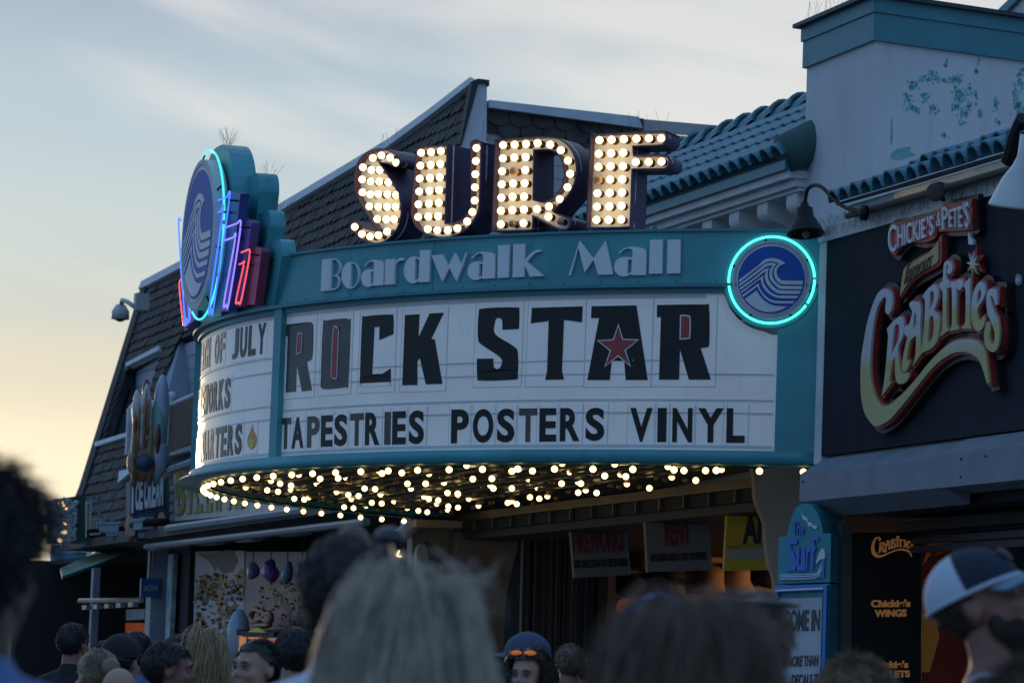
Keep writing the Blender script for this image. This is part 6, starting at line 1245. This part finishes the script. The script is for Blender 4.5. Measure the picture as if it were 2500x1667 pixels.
def person(label, u, v, Y, yaw, skin, top, topm, hair=None, hm=HB, fem=0, fat=1.0, face=False, legs=None, hgt=None, grp='people in the crowd', hat_=None, n=500, ln=.35, tilt=0, seed=1, brow=None):
    """u, v: photo pixel of the top of the head; Y: distance; yaw 0 faces the camera"""
    P_ = at(u, v, Y); ht = P_.z; s_ = ht / 1.765
    r = bpy.data.objects.new('person', None); COL.objects.link(r); r.location = (P_.x, P_.y, 0); r.rotation_euler = (0, 0, radians(yaw)); r.scale = (s_, s_, s_); r.empty_display_size = .2; tag(r, label, 'person', grp)
    add('body', pm_('body', fem, fat), skin, r); add({'tank': 'tank_top'}.get(top, 'shirt'), pm_(top, fem, fat), topm, r); add('trousers', pm_('trousers', fem, fat), legs or mat('dark_denim', (.03, .035, .05), .8), r)
    for s in (-1, 1):
        if ('shoe', s) not in PMESH:
            mb = MB(); mb.ell((s * .10, -.055, .05), (.055, .14, .052), 16, 10); mb.ell((s * .10, .02, .075), (.052, .065, .065), 14, 10); PMESH[('shoe', s)] = remesh(mb, .012, 2, 'shoe')
        add('shoe', PMESH[('shoe', s)], mat('shoe_dark', (.03, .03, .032), .6), r)
    rnd = random.Random(seed)
    if face:
        for s in (-1, 1):
            mb = MB(); mb.ell(HC + Vector((s * .032, -.083, .005)), (.0135, .0125, .0075), 12, 8); addmb('eye', mb, EYEW, r)
            mb = MB(); mb.ell(HC + Vector((s * .032, -.0935, .005)), (.0058, .003, .0062), 10, 6); addmb('iris', mb, EYEI, r)
            mb = MB(); mb.tube([HC + Vector((s * a_, b_, c_)) for a_, b_, c_ in ((.016, -.0985, .024), (.030, -.0975, .030), (.048, -.084, .025))], [.003, .0042, .002], 6); addmb('eyebrow', mb, brow or BROW, r)
            mb = MB(); mb.tube([HC + Vector((s * a_, b_, c_)) for a_, b_, c_ in ((.018, -.091, .009), (.032, -.0975, .0135), (.046, -.086, .009))], .0022, 5); addmb('eyelid', mb, BROW, r)
        mb = MB(); mb.tube([HC + Vector(p) for p in ((-.023, -.093, -.064), (-.010, -.1045, -.061), (0, -.1055, -.0625), (.010, -.1045, -.061), (.023, -.093, -.064))], [.002, .0052, .0045, .0052, .002], 6)
        mb.tube([HC + Vector(p) for p in ((-.020, -.093, -.068), (0, -.1045, -.0735), (.020, -.093, -.068))], [.002, .0062, .002], 6); addmb('lips', mb, LIP, r)
    if hair in ('short', 'messy', 'crop'):
        th = {'short': .014, 'messy': .026, 'crop': .006}[hair]; add('hair', scalp('short', th, seed), hm, r); addmb('hair_tufts', tubes_mesh(short_tufts(rnd, {'short': 1300, 'messy': 1500, 'crop': 400}[hair], {'short': .026, 'messy': .042, 'crop': .010}[hair], .10 if hair != 'messy' else 1.1, th), .0016), hm, r)
    elif hair == 'long':
        add('hair', scalp('short', .012, seed), hm, r); addmb('hair_strands', tubes_mesh(hair_strands(rnd, n, ln, fly=.08, wave=.016), .0016 if n > 2000 else .0026), hm, r)
    elif hair == 'bun':
        add('hair', scalp('short', .009, seed), hm, r); tb = HC + Vector((0, .115, .045)); addmb('hair_strands', tubes_mesh(hair_strands(rnd, 260, .20, wave=.003, tied=tb), .003), hm, r); mb = MB(); mb.ell(tb + Vector((0, .02, .005)), (.045, .035, .042), 14, 10); addmb('bun', mb, hm, r)
    elif hair == 'back':
        add('hair', scalp('short', .010, seed), hm, r); tb = HC + Vector((0, .12, -.02)); addmb('hair_strands', tubes_mesh(hair_strands(rnd, 320, .24, wave=.004, tied=tb), .003), hm, r)
    return r
def nod(r, pitch, turn=0.0):
    """bend the head at the neck: pitch back and turn, blending over the neck"""
    stack = list(r.children)
    while stack:
        o = stack.pop(); stack += list(o.children)
        if o.name.split('.')[0] in ('trousers', 'shirt', 'tank_top', 'tank_straps'): continue
        if o.data.users > 1: o.data = o.data.copy()
        pv = Vector((0, .03, 1.535)); n_ = len(o.data.vertices); co = [0.0] * (3 * n_); o.data.vertices.foreach_get('co', co)
        for i in range(n_):
            z_ = co[3 * i + 2]; w_ = min(1, max(0, (z_ - 1.46) / .10)); w_ = w_ * w_ * (3 - 2 * w_)
            if w_ <= 0: continue
            p = Vector(co[3 * i:3 * i + 3]); q = pv + Matrix.Rotation(turn * w_, 3, 'Z') @ (Matrix.Rotation(-pitch * w_, 3, 'X') @ (p - pv)); co[3 * i:3 * i + 3] = q
        o.data.vertices.foreach_set('co', co); o.data.update()
def cap_hat(r, name, m_crown, m_back, m_brim, back=False, tilt=0.0):
    """baseball cap on the head, brim towards the face (or backwards)"""
    def crown(fil, th, cutn=None):
        bm = bmesh.new(); bmesh.ops.create_icosphere(bm, subdivisions=5, radius=1)
        for v in bm.verts:
            n_ = v.co.copy(); z_ = n_.z; rx, ry, rz = .091 + th, .113 + th, .100 + th
            v.co = Vector((n_.x * rx * (1 + .03 * (1 - abs(z_))), n_.y * ry, n_.z * rz)) + HC + Vector((0, .012, .038))
        bmesh.ops.delete(bm, geom=[v for v in bm.verts if not fil(v.co - HC)], context='VERTS')
        if cutn is not None: bmesh.ops.bisect_plane(bm, geom=bm.verts[:] + bm.edges[:] + bm.faces[:], plane_co=HC + Vector((0, .010 * sg, .05)), plane_no=cutn, clear_outer=True)
        me = bpy.data.meshes.new(name); bm.to_mesh(me); bm.free(); me.polygons.foreach_set('use_smooth', [True] * len(me.polygons)); return me
    sg = -1 if back else 1
    f_ = lambda p: p.z > .030 - .12 * p.y * .35
    o = add(name, crown(f_, .002, Vector((0, sg, -.15))), m_crown, r)
    add('cap_back', crown(f_, .0005, Vector((0, -sg, .15))), m_back, o)
    mb = MB(); mb.tube([HC + Vector((.094 * cos(t), .012 + .116 * sin(t), .034 - .042 * (.012 + .116 * sin(t)))) for t in [2 * pi * k / 32 for k in range(32)]], .006, 6, True); addmb('cap_band', mb, m_back, o)
    v = []; f = []; nA, nB = 16, 5
    for th in (0, -.005):
        for i in range(nA + 1):
            a = radians(205 + 130 * i / nA)
            for j in range(nB + 1):
                k = j / nB; x = .093 * cos(a) * (1 + .02 * k); y = .012 + .115 * sin(a) - k * .075 * max(0, -sin(a)) ** .8
                v.append(HC + Vector((x, y * sg if back else y, .040 - k * .018 - (x / .093) ** 2 * .018 + th)))
    m_ = (nA + 1) * (nB + 1)
    for i in range(nA):
        for j in range(nB): q = i * (nB + 1) + j; f += [(q, q + 1, q + nB + 2, q + nB + 1), (m_ + q, m_ + q + 1, m_ + q + nB + 2, m_ + q + nB + 1)]
    for j in range(nB): f.append((j, j + 1, m_ + j + 1, m_ + j)); q = nA * (nB + 1) + j; f.append((q, q + 1, m_ + q + 1, m_ + q))
    for i in range(nA): q = i * (nB + 1) + nB; f.append((q, q + nB + 1, m_ + q + nB + 1, m_ + q))
    mb = MB(); mb.add(v, f); addmb('cap_brim', mb, m_brim, o); mb = MB(); mb.ell(HC + Vector((0, .012, .140)), .006, 8, 6); addmb('cap_button', mb, m_crown, o)
    return o
FG = 'blurred people in the foreground'
BT = mat('tee_blue', (.10, .16, .34), .85, var=.15); WT = mat('tee_white', (.56, .60, .68), .85, var=.05); KT = mat('tee_black', (.008, .008, .010), .85); GT = mat('top_grey', (.09, .09, .10), .85)
# --- close to the camera, out of focus
person('person at the left edge seen from behind, messy black hair and a blue shirt', -48, 1165, 5.4, 165, SKIND, 'tee', BT, 'messy', HB, 0, 1.12, grp=FG, seed=3)
p = person('tall dark haired person in a white shirt with sunglasses pushed up, seen from behind', 862, 1302, 7.6, 158, SKINR, 'tee', WT, 'short', HB, 0, 1.0, grp=FG, seed=5)
gl_ = mat('sunglass_black', (.012, .014, .022), .12, spec=.6); mb = MB(); mb.tube([HC + Vector((.098 * cos(t), .010 + .118 * sin(t), .075 + .035 * (-sin(t)))) for t in [radians(170 + 200 * k / 24) for k in range(25)]], .007, 6); mb.ell(HC + Vector((.04, -.085, .125)), (.034, .022, .024), 14, 10); mb.ell(HC + Vector((-.04, -.085, .125)), (.034, .022, .024), 14, 10); addmb('sunglasses', mb, gl_, p)
p_bl = person('person with long grey blonde hair and flyaway wisps, filling the lower middle', 995, 1385, 5.7, 178, SKIN, 'tee', GT, 'long', HGB, 1, 1.05, grp=FG, seed=7, n=5200, ln=.46)
rnd = random.Random(17); st_ = []
for _ in range(55):
    a = HC + Vector((rnd.uniform(-.095, -.03), rnd.uniform(.0, .10), rnd.uniform(.06, .115))); b = a + Vector((rnd.uniform(-.05, -.01), .01, rnd.uniform(-.01, .03))); c_ = b + Vector((rnd.uniform(-.045, .0), .0, rnd.uniform(-.03, .03))); d_ = c_ + Vector((rnd.uniform(-.02, .03), 0, rnd.uniform(-.05, .0))); st_.append([a, a.lerp(b, .5) + UP * .004, b, b.lerp(c_, .5) + UP * .003, c_, d_])
for _ in range(60):
    a = HC + Vector((rnd.uniform(-.07, .07), rnd.uniform(.0, .10), .112)); st_.append([a, a + Vector((rnd.uniform(-.02, .02), 0, rnd.uniform(.006, .022))), a + Vector((rnd.uniform(-.05, .05), .01, rnd.uniform(.0, .02)))])
addmb('hair_wisps', tubes_mesh(st_, .0011), HGB, p_bl)
person('brown haired person from behind, a big dark blur right of the middle', 1690, 1462, 4.7, 172, SKIN, 'tee', GT, 'long', HBR, 1, 1.12, grp=FG, seed=9, n=5200, ln=.42)
p = person('person in a bright blue cap behind the brown haired blur', 1612, 1455, 8.4, 170, SKIN, 'tee', GT, 'crop', HDB, 0, 1.0, grp=FG, seed=10); BC = mat('cap_bright_blue', (.07, .20, .52), .8); cap_hat(p, 'cap', BC, BC, BC)
p = person('person with dark sunglasses on brown hair behind the right of the brown blur', 1836, 1440, 8.0, 175, SKIN, 'tee', GT, 'short', HBR, 1, 1.0, grp=FG, seed=11); mb = MB(); mb.tube([HC + Vector((.10 * cos(t), .012 + .12 * sin(t), .10)) for t in [radians(15 + 150 * k / 20) for k in range(21)]], .009, 6); addmb('sunglasses', mb, gl_, p)
BEARD = hmat('beard', (.030, .016, .010))
p = person('bearded person in a white and navy mesh cap, turned to the right', 2452, 1346, 9.2, 72, SKINR, 'tank', mat('tank_pale', (.30, .30, .34), .85), 'crop', HDB, 0, 1.12, face=True, grp=FG, seed=13)
cap_hat(p, 'cap', mat('cap_navy', (.010, .016, .035), .85), mat('cap_mesh_white', (.46, .52, .62), .8, bump=.3, bscale=300), mat('brim_grey_blue', (.17, .24, .30), .8))
mb = MB()
for c_, r_ in (((0, -.075, -.098), (.040, .036, .034)), ((.041, -.045, -.078), (.020, .036, .036)), ((-.041, -.045, -.078), (.020, .036, .036)), ((.058, -.022, -.058), (.012, .020, .034)), ((-.058, -.022, -.058), (.012, .020, .034)), ((0, -.099, -.047), (.026, .008, .007))): mb.ell(HC + Vector(c_), r_, 14, 10)
me = remesh(mb, .007, 2, 'beard'); add('beard', me, BEARD, p)
rnd = random.Random(4); st_ = []
for f_ in rnd.sample(list(me.polygons), min(2200, len(me.polygons))):
    a = f_.center.copy(); nrm = f_.normal; q = (nrm * .6 + Vector((rnd.uniform(-.3, .3), .0, -.8))).normalized(); l = rnd.uniform(.006, .016); st_.append([a, a + q * l * .5, a + (q + Vector((0, 0, -.3))).normalized() * l])
addmb('beard_hairs', tubes_mesh(st_, .0011), BEARD, p)
mb = MB()
for s in (-1, 1): mb.tube([Vector((s * x, y, z_)) for x, y, z_ in ((.085, -.125, 1.30), (.088, -.085, 1.42), (.085, .0, 1.475), (.086, .08, 1.44), (.09, .135, 1.32))], .008, 6)
addmb('tank_straps', mb, mat('strap_blue', (.05, .22, .42), .8), p)
mb = MB(); mb.ell(HC + Vector((0, -.088, .092)), (.030, .010, .022), 16, 8, Matrix.Rotation(-.5, 3, 'X')); addmb('cap_patch', mb, mat('cap_patch_brown', (.05, .035, .04), .7), p)
nod(p, radians(24))
person('person with fuzzy sandy hair at the bottom left of the capped man', 2090, 1625, 9.5, 185, SKIN, 'tee', GT, 'messy', HSB, 1, .9, grp=FG, seed=15)
person('person with fuzzy brown hair cut off at the bottom right corner', 2540, 1640, 6.2, 180, SKIN, 'tee', GT, 'messy', hmat('mid_brown', (.09, .065, .045)), 1, .9, grp=FG, seed=16)
# --- the crowd further off
CG_ = 'people walking below the marquee'
PK = mat('tie_dye_pink', (.42, .06, .16), .85, var=.8, scale=9)
person('person in a pink tie-dye shirt with long blonde hair, seen from behind', 494, 1533, 19.0, 182, SKIN, 'tee', PK, 'long', HBL, 1, 1.08, grp=CG_, seed=21, n=2000, ln=.44)
person('person in a black shirt with dark hair tied back, speaking and looking left', 626, 1558, 15.5, -42, SKIN, 'tee', KT, 'back', HB, 1, 1.15, face=True, grp=CG_, seed=22)
person('dark haired child facing away beside the tall foreground person', 722, 1530, 16.5, 200, SKIN, 'tee', mat('tee_pale_orange', (.36, .20, .14), .85), 'short', HB, 0, .9, grp=CG_, seed=23)
p = person('person with orange sunglasses on dark hair, facing the camera', 1292, 1582, 17.0, -24, SKIN, 'tee', mat('top_maroon', (.05, .02, .03), .85), 'long', HDB, 1, 1.0, face=True, grp=CG_, seed=24, n=1200, ln=.34)
mb = MB(); mb.ell(HC + Vector((.036, -.070, .108)), (.030, .012, .011), 14, 8); mb.ell(HC + Vector((-.036, -.070, .108)), (.030, .012, .011), 14, 8); addmb('sunglasses', mb, mat('orange_lens', (.7, .16, .03), .15, emit=(1, .25, .03), es=.25), p)
p = person('person in a grey blue cap and blue shirt behind the woman with orange sunglasses', 1285, 1546, 18.5, -72, SKIN, 'tee', mat('tee_royal', (.03, .10, .42), .85), 'crop', HDB, 0, 1.2, face=True, grp=CG_, seed=25); CB = mat('cap_slate_blue', (.05, .075, .13), .85); cap_hat(p, 'cap', CB, CB, CB)
person('person with light brown hair in a bun at the lower left', 236, 1583, 15.5, 215, SKIN, 'tee', GT, 'bun', HSB, 1, 1.0, grp=CG_, seed=26)
person('bald headed small child beside the bun haired person', 292, 1622, 15.2, 190, SKIN, 'tee', mat('tee_coral', (.35, .10, .09), .85), None, HSB, 0, .85, grp=CG_, seed=27)
p = person('person in a black cap left of the blonde tie-dye person', 300, 1551, 17.5, 160, SKIN, 'tee', mat('tee_dark_red', (.14, .03, .035), .85), 'crop', HB, 0, 1.05, grp=CG_, seed=28); cap_hat(p, 'cap', KT, KT, KT, back=True)
for lb, u, v, Y, yw, hr, hm_, tp in (('dark haired person turned right between the black cap and the blonde', 418, 1565, 16.0, 100, 'short', HB, KT), ('dark haired person mostly hidden behind the blonde tie-dye person', 442, 1548, 19.0, 170, 'short', HDB, KT), ('person in dark clothes standing by the orange counter at the far left', 183, 1520, 24.0, 150, 'short', HB, KT),
                                        ('person with dark hair half hidden by the long grey blonde hair', 1192, 1608, 12.5, 160, 'short', HDB, GT), ('person in dim clothes in the entrance behind the capped blue shirt', 1392, 1570, 24.0, 190, 'short', HBR, mat('top_rust', (.10, .03, .02), .85)), ('dim dark haired person by the dark gate', 1432, 1588, 25.5, 200, 'short', HB, KT),
                                        ('dark haired person under the small blue sign', 330, 1540, 22.0, 200, 'short', HB, BT), ('person with black hair low behind the black cap', 262, 1562, 20.0, 185, 'short', HB, KT)):
    person(lb, u, v, Y, yw, SKINR, 'tee', tp, hr, hm_, 0, 1.0, face=80 < abs(yw) < 120, grp=CG_, seed=int(u))
